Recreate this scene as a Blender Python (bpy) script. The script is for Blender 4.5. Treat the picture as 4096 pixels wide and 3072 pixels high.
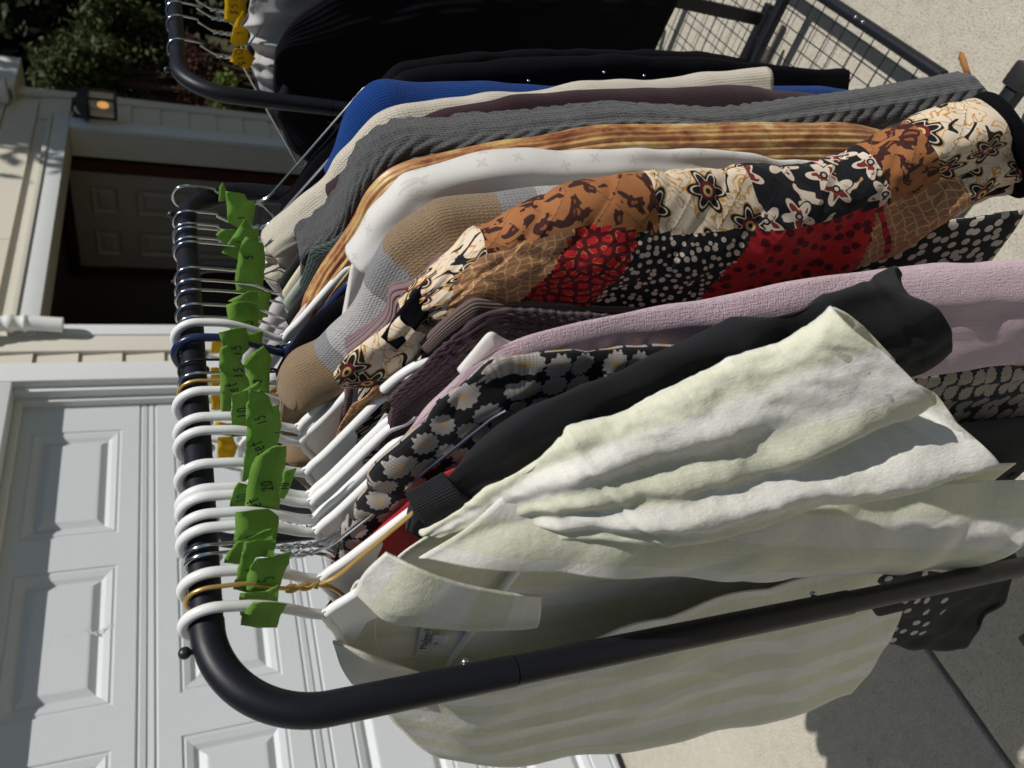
import bpy, math, random
import numpy as np
from mathutils import Vector, Matrix

# ------------------------------------------------------------------ scene, camera, light
scene = bpy.context.scene
for o in list(bpy.data.objects): bpy.data.objects.remove(o)
COL = scene.collection
R = math.radians

CAM_H = 1.45
cam_data = bpy.data.cameras.new('camera'); cam = bpy.data.objects.new('camera', cam_data); COL.objects.link(cam)
cam_data.sensor_width = 36; cam_data.sensor_fit = 'HORIZONTAL'; cam_data.lens = 26.19
cam_data.clip_start = 0.02; cam_data.clip_end = 400
cam_data.dof.use_dof = True; cam_data.dof.focus_distance = 0.74; cam_data.dof.aperture_fstop = 7.5
PITCH, ROLL = R(24.2), R(-1.8)
_f = np.array([0, math.cos(PITCH), -math.sin(PITCH)]); _r = np.array([1., 0, 0]); _u = np.cross(_r, _f)
_r2 = math.cos(ROLL)*_r + math.sin(ROLL)*_u; _u2 = -math.sin(ROLL)*_r + math.cos(ROLL)*_u
# the phone was held on its side: picture-right is down in the world
mw = Matrix.Identity(4)
for i in range(3):
    mw[i][0] = -_u2[i]; mw[i][1] = _r2[i]; mw[i][2] = -_f[i]
mw[0][3], mw[1][3], mw[2][3] = 0, 0, CAM_H
cam.matrix_world = mw
scene.camera = cam

SUN_AZ, SUN_EL = R(121), R(55)
world = bpy.data.worlds.new('World'); scene.world = world; world.use_nodes = True
wn = world.node_tree; wn.nodes.clear()
sky = wn.nodes.new('ShaderNodeTexSky'); sky.sky_type = 'NISHITA'; sky.sun_disc = False
sky.air_density = 1.0; sky.dust_density = 0.3; sky.ozone_density = 1.0
sky.sun_elevation = SUN_EL; sky.sun_rotation = SUN_AZ
bg = wn.nodes.new('ShaderNodeBackground'); bg.inputs[1].default_value = 0.05
wo = wn.nodes.new('ShaderNodeOutputWorld')
wn.links.new(sky.outputs[0], bg.inputs[0]); wn.links.new(bg.outputs[0], wo.inputs[0])
sl = bpy.data.lights.new('sun', 'SUN'); sl.energy = 5.0; sl.angle = R(0.53); sl.color = (1.0, 0.965, 0.915)
sun = bpy.data.objects.new('sun', sl); COL.objects.link(sun)
SD = Vector((math.sin(SUN_AZ)*math.cos(SUN_EL), math.cos(SUN_AZ)*math.cos(SUN_EL), math.sin(SUN_EL)))
sun.rotation_euler = SD.to_track_quat('Z', 'Y').to_euler(); sun.location = SD*20
scene.view_settings.view_transform = 'Standard'; scene.view_settings.look = 'None'
scene.view_settings.exposure = -0.32; scene.view_settings.gamma = 1.0
scene.view_settings.use_curve_mapping = False
scene.render.engine = 'CYCLES'

# ------------------------------------------------------------------ node helpers
def newmat(name, rough=0.8, spec=0.3, color=None):
    m = bpy.data.materials.new(name); m.use_nodes = True
    nt = m.node_tree; b = nt.nodes['Principled BSDF']
    b.inputs['Roughness'].default_value = rough; b.inputs['Specular IOR Level'].default_value = spec
    if color is not None: b.inputs['Base Color'].default_value = (*color, 1)
    return m, nt, b
def put(nt, sock, v):
    if isinstance(v, bpy.types.NodeSocket): nt.links.new(v, sock)
    elif isinstance(v, (tuple, list)) and len(v) == 3 and sock.type == 'RGBA': sock.default_value = (*v, 1)
    else: sock.default_value = v
def mth(nt, op, a, b=None, c=None, clamp=False):
    n = nt.nodes.new('ShaderNodeMath'); n.operation = op; n.use_clamp = clamp
    put(nt, n.inputs[0], a)
    if b is not None: put(nt, n.inputs[1], b)
    if c is not None: put(nt, n.inputs[2], c)
    return n.outputs[0]
def vmth(nt, op, a, b=None, out=0):
    n = nt.nodes.new('ShaderNodeVectorMath'); n.operation = op
    put(nt, n.inputs[0], a)
    if b is not None:
        if op == 'SCALE': put(nt, n.inputs['Scale'], b)
        else: put(nt, n.inputs[1], b)
    return n.outputs['Value'] if op in ('LENGTH', 'DOT_PRODUCT', 'DISTANCE') else n.outputs[0]
def mixc(nt, f, a, b, mode='MIX'):
    n = nt.nodes.new('ShaderNodeMix'); n.data_type = 'RGBA'; n.blend_type = mode
    put(nt, n.inputs[0], f); put(nt, n.inputs[6], a); put(nt, n.inputs[7], b)
    return n.outputs[2]
def noise(nt, vec, scale, detail=3, rough=0.55, dim='3D', dist=0.0):
    n = nt.nodes.new('ShaderNodeTexNoise'); n.noise_dimensions = dim
    put(nt, n.inputs['Vector'], vec); n.inputs['Scale'].default_value = scale
    n.inputs['Detail'].default_value = detail; n.inputs['Roughness'].default_value = rough
    n.inputs['Distortion'].default_value = dist
    return n.outputs[0]
def voro(nt, vec, scale, feat='F1', rand=1.0, dim='2D'):
    n = nt.nodes.new('ShaderNodeTexVoronoi'); n.voronoi_dimensions = dim; n.feature = feat
    put(nt, n.inputs['Vector'], vec); n.inputs['Scale'].default_value = scale
    n.inputs['Randomness'].default_value = rand
    return n
def ramp(nt, f, stops, interp='LINEAR'):
    n = nt.nodes.new('ShaderNodeValToRGB'); cr = n.color_ramp; cr.interpolation = interp
    while len(cr.elements) < len(stops): cr.elements.new(0.5)
    for e, (p, c) in zip(cr.elements, stops): e.position = p; e.color = (*c, 1)
    put(nt, n.inputs[0], f); return n.outputs[0]
def bumpn(nt, h, strength, dist, prev=None):
    n = nt.nodes.new('ShaderNodeBump'); n.inputs['Strength'].default_value = strength
    n.inputs['Distance'].default_value = dist; put(nt, n.inputs['Height'], h)
    if prev is not None: nt.links.new(prev, n.inputs['Normal'])
    return n.outputs[0]
def coords(nt, which='UV'):
    n = nt.nodes.new('ShaderNodeTexCoord'); return n.outputs[which]
def sep(nt, v):
    n = nt.nodes.new('ShaderNodeSeparateXYZ'); put(nt, n.inputs[0], v); return n.outputs
def comb(nt, x, y, z=0.0):
    n = nt.nodes.new('ShaderNodeCombineXYZ')
    put(nt, n.inputs[0], x); put(nt, n.inputs[1], y); put(nt, n.inputs[2], z); return n.outputs[0]
def wave(nt, x, freq, phase=0.0):                      # 0..1 sine stripes, freq per metre
    return mth(nt, 'MULTIPLY_ADD', mth(nt, 'SINE', mth(nt, 'MULTIPLY_ADD', x, 2*math.pi*freq, phase)), 0.5, 0.5)
def scaled(c, k): return tuple(min(1.0, x*k) for x in c)

def fabric(name, c, var=0.18, rough=0.9, rib=None, knit=None, weave=None, fuzz=0.5, sheen=0.25, color=None, spec=0.2, wrinkle=None, stitch=None):
    """cloth: colour with mottling, and a fine relief of ribs / knit loops / weave"""
    m, nt, b = newmat(name, rough, spec)
    uv = coords(nt); x, y, _ = sep(nt, uv); ob = coords(nt, 'Object')
    base = color(nt, uv, x, y) if color else (*c, 1)
    n1 = noise(nt, ob, 25, 4); n2 = noise(nt, ob, 700, 3, 0.7)
    f = mth(nt, 'ADD', mth(nt, 'MULTIPLY', n1, 0.5), mth(nt, 'MULTIPLY', n2, 0.5))
    v = mth(nt, 'MULTIPLY_ADD', mth(nt, 'SUBTRACT', f, 0.5), 2.6*var, 1.0)
    col = mixc(nt, 1.0, base, comb(nt, v, v, v), 'MULTIPLY')
    h = None; nrm = None
    if stitch:                                             # rows of quilting stitches on the bias
        d1 = mth(nt, 'ABSOLUTE', mth(nt, 'SINE', mth(nt, 'MULTIPLY', mth(nt, 'ADD', x, y), math.pi/stitch))); d2 = mth(nt, 'ABSOLUTE', mth(nt, 'SINE', mth(nt, 'MULTIPLY', mth(nt, 'SUBTRACT', x, y), math.pi/stitch)))
        dm = mth(nt, 'MINIMUM', d1, d2); dash = mth(nt, 'GREATER_THAN', wave(nt, mth(nt, 'ADD', x, mth(nt, 'MULTIPLY', y, 0.31)), 210), 0.25)
        col = mixc(nt, mth(nt, 'MULTIPLY', mth(nt, 'MULTIPLY', mth(nt, 'LESS_THAN', dm, 0.035), dash), 0.55), col, (0.02, 0.015, 0.012, 1))
        nrm = bumpn(nt, mth(nt, 'POWER', mth(nt, 'MINIMUM', dm, 0.6), 0.5), 0.4, 0.003)
    if wrinkle:
        nrm = bumpn(nt, noise(nt, ob, wrinkle[0], 4, 0.55), wrinkle[1], 0.01)
    if rib:
        fr, st = rib; w = wave(nt, x, fr)
        nrm = bumpn(nt, w, st, 0.6/fr, nrm)
        col = mixc(nt, mth(nt, 'MULTIPLY', mth(nt, 'SUBTRACT', 1.0, w), 0.35*min(1, st)), col, (*scaled(c, 0.35), 1))
    if knit:
        fr, st = knit
        rowoff = mth(nt, 'MULTIPLY', mth(nt, 'SUBTRACT', mth(nt, 'PINGPONG', mth(nt, 'MULTIPLY', x, fr), 0.5), 0.25), 3.0)
        w = mth(nt, 'MULTIPLY', wave(nt, x, fr), wave(nt, mth(nt, 'ADD', y, mth(nt, 'MULTIPLY', rowoff, 0.6/fr)), fr*0.8))
        nrm = bumpn(nt, w, st, 0.7/fr, nrm)
        col = mixc(nt, mth(nt, 'MULTIPLY', mth(nt, 'SUBTRACT', 1.0, w), 0.28), col, (*scaled(c, 0.4), 1))
    if weave:
        fr, st = weave
        w = mth(nt, 'ADD', noise(nt, comb(nt, mth(nt, 'MULTIPLY', x, 6.0), y), fr, 2, 0.6), noise(nt, comb(nt, x, mth(nt, 'MULTIPLY', y, 6.0)), fr, 2, 0.6))
        nrm = bumpn(nt, w, st, 0.0016, nrm)
        col = mixc(nt, 1.0, col, mixc(nt, mth(nt, 'MULTIPLY', w, 0.5, clamp=True), (0.86, 0.86, 0.86, 1), (1.12, 1.12, 1.12, 1)), 'MULTIPLY')
    if fuzz: nrm = bumpn(nt, n2, fuzz, 0.0015, nrm)
    nt.links.new(col, b.inputs['Base Color']); 
    if nrm is not None: nt.links.new(nrm, b.inputs['Normal'])
    b.inputs['Sheen Weight'].default_value = sheen; b.inputs['Sheen Roughness'].default_value = 0.5
    return m

def translucent(m, w=0.3):
    """thin cloth or paper: part of the light goes through"""
    nt = m.node_tree; b = nt.nodes['Principled BSDF']; o = nt.nodes['Material Output']
    t = nt.nodes.new('ShaderNodeBsdfTranslucent'); mx = nt.nodes.new('ShaderNodeMixShader'); mx.inputs[0].default_value = w
    src = b.inputs['Base Color']
    if src.is_linked: nt.links.new(src.links[0].from_socket, t.inputs[0])
    else: t.inputs[0].default_value = src.default_value
    if b.inputs['Normal'].is_linked: nt.links.new(b.inputs['Normal'].links[0].from_socket, t.inputs['Normal'])
    nt.links.new(b.outputs[0], mx.inputs[1]); nt.links.new(t.outputs[0], mx.inputs[2]); nt.links.new(mx.outputs[0], o.inputs[0])
    return m

# ------------------------------------------------------------------ mesh helpers
def mesh_obj(name, verts, faces, mat, parent=None, uvs=None, smooth=True, loc=None):
    me = bpy.data.meshes.new(name); me.from_pydata([tuple(map(float, v)) for v in verts], [], faces)
    if uvs is not None:
        l = me.uv_layers.new(name='UVMap'); k = 0
        for fu in uvs:
            for u in fu: l.data[k].uv = u; k += 1
    if smooth: me.polygons.foreach_set('use_smooth', [True]*len(me.polygons))
    me.update()
    o = bpy.data.objects.new(name, me); COL.objects.link(o)
    if mat: me.materials.append(mat)
    if parent: o.parent = parent
    if loc is not None: o.location = loc
    return o
def tag(o, label=None, cat=None, group=None, kind=None):
    if label: o['label'] = label
    if cat: o['category'] = cat
    if group: o['group'] = group
    if kind: o['kind'] = kind
    return o
def empty(name, loc=(0, 0, 0), rz=0.0, label=None, cat=None, group=None, kind=None):
    o = bpy.data.objects.new(name, None); COL.objects.link(o); o.location = loc; o.rotation_euler = (0, 0, rz)
    o.empty_display_size = 0.05
    return tag(o, label, cat, group, kind)
def copy_tree(o, parent=None):
    c = o.copy(); COL.objects.link(c); c.parent = parent
    for ch in list(o.children): copy_tree(ch, c)
    return c
def smooth_by_angle(o, ang=40):
    me = o.data
    try:
        me.set_sharp_from_angle(angle=R(ang))
    except Exception: pass
    return o
class MB:
    """collects simple shapes and links them as one mesh"""
    def __init__(s): s.v = []; s.f = []
    def add(s, v, f):
        k = len(s.v); s.v += [tuple(p) for p in v]; s.f += [tuple(i+k for i in q) for q in f]; return s
    def box(s, x0, x1, y0, y1, z0, z1, bev=0.0):
        if bev <= 0:
            v = [(x, y, z) for x in (x0, x1) for y in (y0, y1) for z in (z0, z1)]
            return s.add(v, [(0,1,3,2),(4,6,7,5),(0,4,5,1),(2,3,7,6),(0,2,6,4),(1,5,7,3)])
        import bmesh
        bm = bmesh.new(); bmesh.ops.create_cube(bm, size=1)
        for p in bm.verts: p.co = Vector(((x0+x1)/2+p.co.x*(x1-x0), (y0+y1)/2+p.co.y*(y1-y0), (z0+z1)/2+p.co.z*(z1-z0)))
        bmesh.ops.bevel(bm, geom=list(bm.edges), offset=bev, segments=2, affect='EDGES', profile=0.6)
        bm.verts.index_update()
        s.add([p.co[:] for p in bm.verts], [tuple(q.index for q in f.verts) for f in bm.faces]); bm.free(); return s
    def tube(s, path, r, seg=10, closed=False, caps=True, round_end=False):
        P = np.array(path, float); n = len(P)
        rr = np.full(n, r) if np.isscalar(r) else np.array(r, float)
        if round_end and not closed:                      # hemispherical ends
            def ends(P, rr, last):
                p = P[-1] if last else P[0]; q = P[-2] if last else P[1]
                t = (p-q)/np.linalg.norm(p-q); r0 = rr[-1] if last else rr[0]
                E = [p+t*r0*math.sin(a) for a in (0.5, 1.0, 1.4)]; F = [r0*math.cos(a) for a in (0.5, 1.0, 1.4)]
                return (np.vstack([P, E]), np.append(rr, F)) if last else (np.vstack([E[::-1], P]), np.append(F[::-1], rr))
            P, rr = ends(P, rr, True); P, rr = ends(P, rr, False); n = len(P)
        T = np.gradient(P, axis=0) if not closed else (np.roll(P, -1, 0)-np.roll(P, 1, 0))
        T /= np.linalg.norm(T, axis=1)[:, None]+1e-12
        a = np.array([0, 1, 0.]) if abs(T[0][1]) < 0.9 else np.array([1., 0, 0])
        U = np.cross(T[0], a); U /= np.linalg.norm(U); V = []
        for i in range(n):
            if i:
                U = U-T[i]*(U@T[i]); U /= np.linalg.norm(U)+1e-12
            W = np.cross(T[i], U)
            V += [P[i]+rr[i]*(math.cos(2*math.pi*j/seg)*U+math.sin(2*math.pi*j/seg)*W) for j in range(seg)]
        F = []; m = n if closed else n-1
        for i in range(m):
            i2 = (i+1) % n
            for j in range(seg):
                j2 = (j+1) % seg; F.append((i*seg+j, i*seg+j2, i2*seg+j2, i2*seg+j))
        if caps and not closed: F.append(tuple(range(seg))[::-1]); F.append(tuple((n-1)*seg+j for j in range(seg)))
        return s.add(V, F)
    def ball(s, c, r, sc=(1, 1, 1), nu=16, nv=10):
        V = []; F = []
        for i in range(nv+1):
            th = math.pi*i/nv
            for j in range(nu):
                ph = 2*math.pi*j/nu
                V.append((c[0]+sc[0]*r*math.sin(th)*math.cos(ph), c[1]+sc[1]*r*math.sin(th)*math.sin(ph), c[2]+sc[2]*r*math.cos(th)))
        for i in range(nv):
            for j in range(nu): F.append((i*nu+j, (i+1)*nu+j, (i+1)*nu+(j+1) % nu, i*nu+(j+1) % nu))
        return s.add(V, F)
    def prism(s, poly, y0, y1):
        """polygon in x,z extruded along y"""
        n = len(poly); V = [(x, y0, z) for x, z in poly]+[(x, y1, z) for x, z in poly]
        F = [tuple(range(n)), tuple(range(2*n-1, n-1, -1))]+[(i, i+n, (i+1) % n+n, (i+1) % n) for i in range(n)]
        return s.add(V, F)
    def build(s, name, mat, parent=None, smooth=True, ang=40, loc=None):
        o = mesh_obj(name, s.v, s.f, mat, parent, None, smooth, loc)
        if smooth: smooth_by_angle(o, ang)
        return o

def spline(P, n):
    """Catmull-Rom through the points, n samples evenly along their length; also returns the knot coordinate"""
    P = np.array(P, float); k = len(P)
    E = np.vstack([2*P[0]-P[1], P, 2*P[-1]-P[-2]])
    tt = np.linspace(0, k-1, 20*(k-1)+1); i = np.minimum(tt.astype(int), k-2); f = (tt-i)[:, None]
    a, b, c, d_ = E[i], E[i+1], E[i+2], E[i+3]
    Q = 0.5*((2*b)+(-a+c)*f+(2*a-5*b+4*c-d_)*f**2+(-a+3*b-3*c+d_)*f**3)
    L = np.concatenate([[0], np.cumsum(np.linalg.norm(np.diff(Q[:, :3], axis=0), axis=1))])
    s = np.linspace(0, L[-1], n); K = np.interp(s, L, tt)
    return np.stack([np.interp(s, L, Q[:, j]) for j in range(Q.shape[1])], 1), K
def at_knots(P, K):
    P = np.array(P, float); k = len(P); E = np.vstack([2*P[0]-P[1], P, 2*P[-1]-P[-2]])
    i = np.clip(K.astype(int), 0, k-2); f = (K-i)[:, None]
    a, b, c, d_ = E[i], E[i+1], E[i+2], E[i+3]
    return 0.5*((2*b)+(-a+c)*f+(2*a-5*b+4*c-d_)*f**2+(-a+3*b-3*c+d_)*f**3)
def gsmooth(Q, k=3):
    for _ in range(k):
        Q = np.vstack([Q[:1], (Q[:-2]+2*Q[1:-1]+Q[2:])/4, Q[-1:]])
    return Q
def snoise(P, freq, seed, octs=1):
    """smooth pseudo-noise, about -1..1"""
    rs = np.random.RandomState(seed); out = 0; amp = 1
    P = np.asarray(P, float)
    for o in range(octs):
        acc = 0
        for i in range(7):
            kv = rs.normal(size=P.shape[-1]); kv /= np.linalg.norm(kv); kv *= freq*rs.uniform(0.6, 1.5)
            acc = acc+np.sin(P@kv*2*math.pi+rs.uniform(0, 6.28))
        out = out+amp*acc/3.2; amp *= 0.5; freq *= 2.1
    return out

def loft(O, I, b, nt=90, nphi=40, fold=0.003, seed=1, sup=2.3, ribs=None, extra=None, post=None, hem=True, naxis=(0, 1, 0), nfold=5):
    """closed cloth tube between an outer edge O and an inner edge I with half-thickness b; returns verts, faces, uvs, info"""
    Oq, K = spline(O, nt); Iq = at_knots(I, K); Oq = gsmooth(Oq, 2); Iq = gsmooth(Iq, 4)
    C = (Oq+Iq)/2; H = (Oq-Iq)/2; a = np.linalg.norm(H, axis=1); M = H/(a[:, None]+1e-9)
    N = np.tile(np.array(naxis, float), (nt, 1)); N = N-M*np.sum(N*M, 1)[:, None]; N /= np.linalg.norm(N, axis=1)[:, None]
    bb = np.full(nt, b) if np.isscalar(b) else np.interp(np.linspace(0, 1, nt), np.linspace(0, 1, len(b)), b)
    ph = np.linspace(0, 2*math.pi, nphi, endpoint=False)
    e = 2.0/sup; cx = np.sign(np.cos(ph))*np.abs(np.cos(ph))**e; sx = np.sign(np.sin(ph))*np.abs(np.sin(ph))**e
    P = C[:, None, :]+a[:, None, None]*cx[None, :, None]*M[:, None, :]+bb[:, None, None]*sx[None, :, None]*N[:, None, :]
    L = np.concatenate([[0], np.cumsum(np.linalg.norm(np.diff(C, axis=0), axis=1))]); T = L/L[-1]
    nr = np.cos(ph)[None, :, None]*M[:, None, :]*bb[:, None, None]+np.sin(ph)[None, :, None]*N[:, None, :]*a[:, None, None]
    nr /= np.linalg.norm(nr, axis=2)[:, :, None]+1e-9
    rs = np.random.RandomState(seed); dsp = np.zeros((nt, nphi))
    x = (1-np.cos(ph))/2
    for k in range(nfold):                                        # long soft folds that run down the cloth
        fx = rs.uniform(1.0, 4.5); dr = rs.uniform(-1.2, 1.2)
        side = np.where(np.sin(ph) < 0, 0.0, 2.1)
        dsp += rs.uniform(0.4, 1)/nfold*1.6*np.sin(2*math.pi*(fx*x[None, :]+dr*T[:, None]+0.12*np.sin(5*T[:, None]+k))+rs.uniform(0, 6.28)+side[None, :])*np.clip(T[:, None]*2.5+0.25, 0, 1)
    dsp = dsp*fold*np.abs(np.sin(ph))[None, :]**0.5
    dsp += 0.45*fold*snoise(P, 9, seed+5, 2)
    if ribs: dsp += ribs[1]*np.cos(ribs[0]*ph)[None, :]
    if extra is not None: dsp += extra(T[:, None], x[None, :], ph[None, :], P, L[-1])
    P = P+nr*dsp[:, :, None]
    if post is not None: P = post(P, T[:, None], x[None, :], ph[None, :], C)
    circ = np.concatenate([[0], np.cumsum(np.linalg.norm(np.diff(P[nt//2], axis=0, append=P[nt//2][:1]), axis=1))])
    V = P.reshape(-1, 3); F = []; UV = []
    info = []
    for i in range(nt-1):
        for j in range(nphi):
            j2 = (j+1) % nphi
            F.append((i*nphi+j, i*nphi+j2, (i+1)*nphi+j2, (i+1)*nphi+j))
            UV.append(((circ[j], L[i]), (circ[j+1], L[i]), (circ[j+1], L[i+1]), (circ[j], L[i+1])))
            info.append(((K[i]+K[i+1])/2, (x[j]+x[j2])/2, ph[j]+math.pi/nphi))
    if hem:                                                     # turn the edge in and close it a little way inside
        V = list(V); n0 = (nt-1)*nphi; cen = C[-1]; back = C[-2]-C[-1]; back = back/np.linalg.norm(back)
        prev = [n0+j for j in range(nphi)]
        for sc, dp in ((0.93, 0.0), (0.9, 0.025)):
            idx = []
            for j in range(nphi):
                V.append(cen+(P[-1, j]-cen)*sc+back*dp); idx.append(len(V)-1)
            for j in range(nphi):
                j2 = (j+1) % nphi; F.append((prev[j], prev[j2], idx[j2], idx[j])); UV.append(((circ[j], L[-1]), (circ[j+1], L[-1]), (circ[j+1], L[-1]+.01), (circ[j], L[-1]+.01))); info.append((K[-1], x[j], ph[j]))
            prev = idx
        F.append(tuple(prev)); UV.append(tuple((0, 0) for _ in prev)); info.append((K[-1], 0, 0))
        F.append(tuple(range(nphi))[::-1]); UV.append(tuple((0, 0) for _ in range(nphi))); info.append((0, 0, 0))
    return V, F, UV, info
def loft_obj(name, O, I, b, mat, parent, off=(0, 0, 0), **k):
    V, F, UV, _ = loft(O, I, b, **k)
    return mesh_obj(name, np.array(V)-np.array(off), F, mat, parent, UV)

def sheet(name, ctrl, mat, parent, nr=60, nc=50, thick=0.0014, wr=0.003, freq=12, seed=3, extra=None, uvflip=False):
    """a piece of cloth through a grid of points, creased, with real thickness"""
    G = np.array(ctrl, float); rows = [spline(r, nc)[0] for r in G]; G2 = np.array(rows)
    P = np.array([spline(G2[:, j], nr)[0] for j in range(nc)]).transpose(1, 0, 2)
    du = np.gradient(P, axis=1); dv = np.gradient(P, axis=0); n = np.cross(du, dv); n /= np.linalg.norm(n, axis=2)[:, :, None]+1e-9
    w = wr*(snoise(P, freq*0.45, seed, 2)*0.8+0.5*(1-2*np.abs(snoise(P*np.array([1, 1, 0.45]), freq, seed+9, 1))))
    if extra is not None: w = w+extra(P)
    P = P+n*w[:, :, None]
    U = np.linspace(0, np.linalg.norm(np.diff(P[nr//2], axis=0), axis=1).sum(), nc); Vv = np.linspace(0, np.linalg.norm(np.diff(P[:, nc//2], axis=0), axis=1).sum(), nr)
    F = []; UV = []
    for i in range(nr-1):
        for j in range(nc-1):
            F.append((i*nc+j, i*nc+j+1, (i+1)*nc+j+1, (i+1)*nc+j))
            q = [(U[j], Vv[i]), (U[j+1], Vv[i]), (U[j+1], Vv[i+1]), (U[j], Vv[i+1])]
            UV.append([(b, a) for a, b in q] if uvflip else q)
    o = mesh_obj(name, P.reshape(-1, 3), F, mat, parent, UV)
    md = o.modifiers.new('thickness', 'SOLIDIFY'); md.thickness = thick; md.offset = 0
    return o

# ------------------------------------------------------------------ plain materials
def paint(name, c, rough=0.5, spec=0.4, var=0.05, grain=None, bump=0.05):
    m, nt, b = newmat(name, rough, spec); ob = coords(nt, 'Object')
    n1 = noise(nt, ob, 3.0, 5, 0.6); n2 = noise(nt, ob, 60, 4, 0.6)
    f = mth(nt, 'MULTIPLY_ADD', mth(nt, 'ADD', n1, mth(nt, 'MULTIPLY', n2, 0.5)), var*2, 1-var*1.5)
    nt.links.new(mixc(nt, 1.0, (*c, 1), comb(nt, f, f, f), 'MULTIPLY'), b.inputs['Base Color'])
    if grain:                                                # embossed wood grain along x
        x, y, z = sep(nt, ob)
        g = noise(nt, comb(nt, mth(nt, 'MULTIPLY', x, grain[0]), y, mth(nt, 'MULTIPLY', z, grain[1])), 1.0, 4, 0.6)
        nt.links.new(bumpn(nt, g, grain[2], 0.002), b.inputs['Normal'])
    elif bump: nt.links.new(bumpn(nt, n2, bump, 0.004), b.inputs['Normal'])
    return m
M_DOOR = paint('white_steel_door', (0.56, 0.59, 0.605), 0.45, 0.4, 0.035, grain=(14, 420, 0.35))
M_TRIM = paint('white_trim', (0.64, 0.655, 0.65), 0.5, 0.35, 0.04)
M_BEIGE = paint('beige_siding', (0.62, 0.58, 0.49), 0.65, 0.25, 0.06, grain=(10, 160, 0.3))
M_BEIGE2 = paint('beige_board', (0.60, 0.57, 0.49), 0.65, 0.25, 0.05)
M_SEAL = paint('black_rubber', (0.02, 0.02, 0.02), 0.7, 0.2, 0.1)
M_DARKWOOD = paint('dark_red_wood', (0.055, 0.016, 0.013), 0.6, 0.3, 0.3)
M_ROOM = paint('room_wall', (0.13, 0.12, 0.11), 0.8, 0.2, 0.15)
M_INDOOR = paint('interior_door', (0.42, 0.39, 0.34), 0.6, 0.3, 0.06)
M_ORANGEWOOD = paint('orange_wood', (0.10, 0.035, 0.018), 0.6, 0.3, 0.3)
M_BLACKMETAL = paint('black_metal', (0.02, 0.02, 0.022), 0.38, 0.5, 0.1)
M_ROOF = paint('grey_roof', (0.09, 0.09, 0.10), 0.9, 0.2, 0.3)

def concrete():
    m, nt, b = newmat('concrete', 0.92, 0.2); ob = coords(nt, 'Object')
    n1 = noise(nt, ob, 1.6, 5, 0.6); n2 = noise(nt, ob, 35, 4, 0.65); n3 = noise(nt, ob, 190, 3, 0.75)
    c = ramp(nt, mth(nt, 'ADD', mth(nt, 'MULTIPLY', n1, 0.55), mth(nt, 'MULTIPLY', n2, 0.45)), [(0.25, (0.36, 0.33, 0.265)), (0.5, (0.50, 0.465, 0.385)), (0.75, (0.59, 0.55, 0.46))])
    sp = ramp(nt, n3, [(0.30, (0.42, 0.40, 0.38)), (0.45, (0.95, 0.95, 0.95)), (0.6, (1, 1, 1)), (0.70, (1.25, 1.22, 1.18))])
    c = mixc(nt, 1.0, c, sp, 'MULTIPLY')
    st = noise(nt, ob, 9, 4, 0.7); c = mixc(nt, mth(nt, 'MULTIPLY', mth(nt, 'GREATER_THAN', st, 0.66), 0.25), c, (0.25, 0.21, 0.15, 1))
    nt.links.new(c, b.inputs['Base Color'])
    h = mth(nt, 'ADD', n3, mth(nt, 'MULTIPLY', n2, 0.8)); nt.links.new(bumpn(nt, h, 0.7, 0.005), b.inputs['Normal'])
    return m
M_CONC = concrete()
def soil():
    m, nt, b = newmat('soil', 0.95, 0.1); ob = coords(nt, 'Object'); n = noise(nt, ob, 4, 6, 0.7)
    nt.links.new(ramp(nt, n, [(0.3, (0.035, 0.03, 0.018)), (0.7, (0.07, 0.07, 0.03))]), b.inputs['Base Color']); return m
M_SOIL = soil()

# ------------------------------------------------------------------ frames: clothes rail (s toward viewer, n along rail) and house wall
AZ = R(46); A0 = np.array([-0.14844, 0.66148]); HV = np.array([math.cos(AZ), -math.sin(AZ)]); DV = np.array([math.sin(AZ), math.cos(AZ)])
ZR = 1.434                                                    # height of the clothes rail
def W(s, n, z=0.0): p = A0+HV*s+DV*n; return (p[0], p[1], z)
RZ = -AZ
WAZ = R(45.2); WD = np.array([math.sin(WAZ), math.cos(WAZ)]); WH = np.array([math.cos(WAZ), -math.sin(WAZ)])
HOUSE_LOC = (-WH[0]*2.54, -WH[1]*2.54, 0.0); HOUSE_RZ = math.pi/2-WAZ
def HW(a, y, z=0.0): p = WD*a-WH*(2.54+y); return (p[0], p[1], z)

# ------------------------------------------------------------------ ground
g = mesh_obj('ground', [(-120, -120, -0.06), (120, -120, -0.06), (120, 120, -0.06), (-120, 120, -0.06)], [(0, 1, 2, 3)], M_SOIL, smooth=False); tag(g, kind='structure')
drive = empty('driveway', W(0, 0, 0), RZ, kind='structure')
# slabs laid along the house; joints run parallel and square to the wall
sj = [-2.42, -0.625, 1.35]; nj = [-3.6, -1.9, 0.36-0.55, 1.75, 3.6, 5.2]
nj = [-1.75, 2.1]
for i in range(len(sj)-1):
    for j in range(len(nj)-1):
        MB().box(sj[i]+0.006, sj[i+1]-0.006, nj[j]+0.006, nj[j+1]-0.006, -0.05, 0.0, 0.006).build('slab', M_CONC, drive, ang=60)
MB().box(-2.42, 1.35, -1.75, 2.1, -0.058, -0.022).build('joint_filler', paint('joint_filler', (0.07, 0.06, 0.05), 0.95, 0.1, 0.3), drive, smooth=False)

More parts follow.
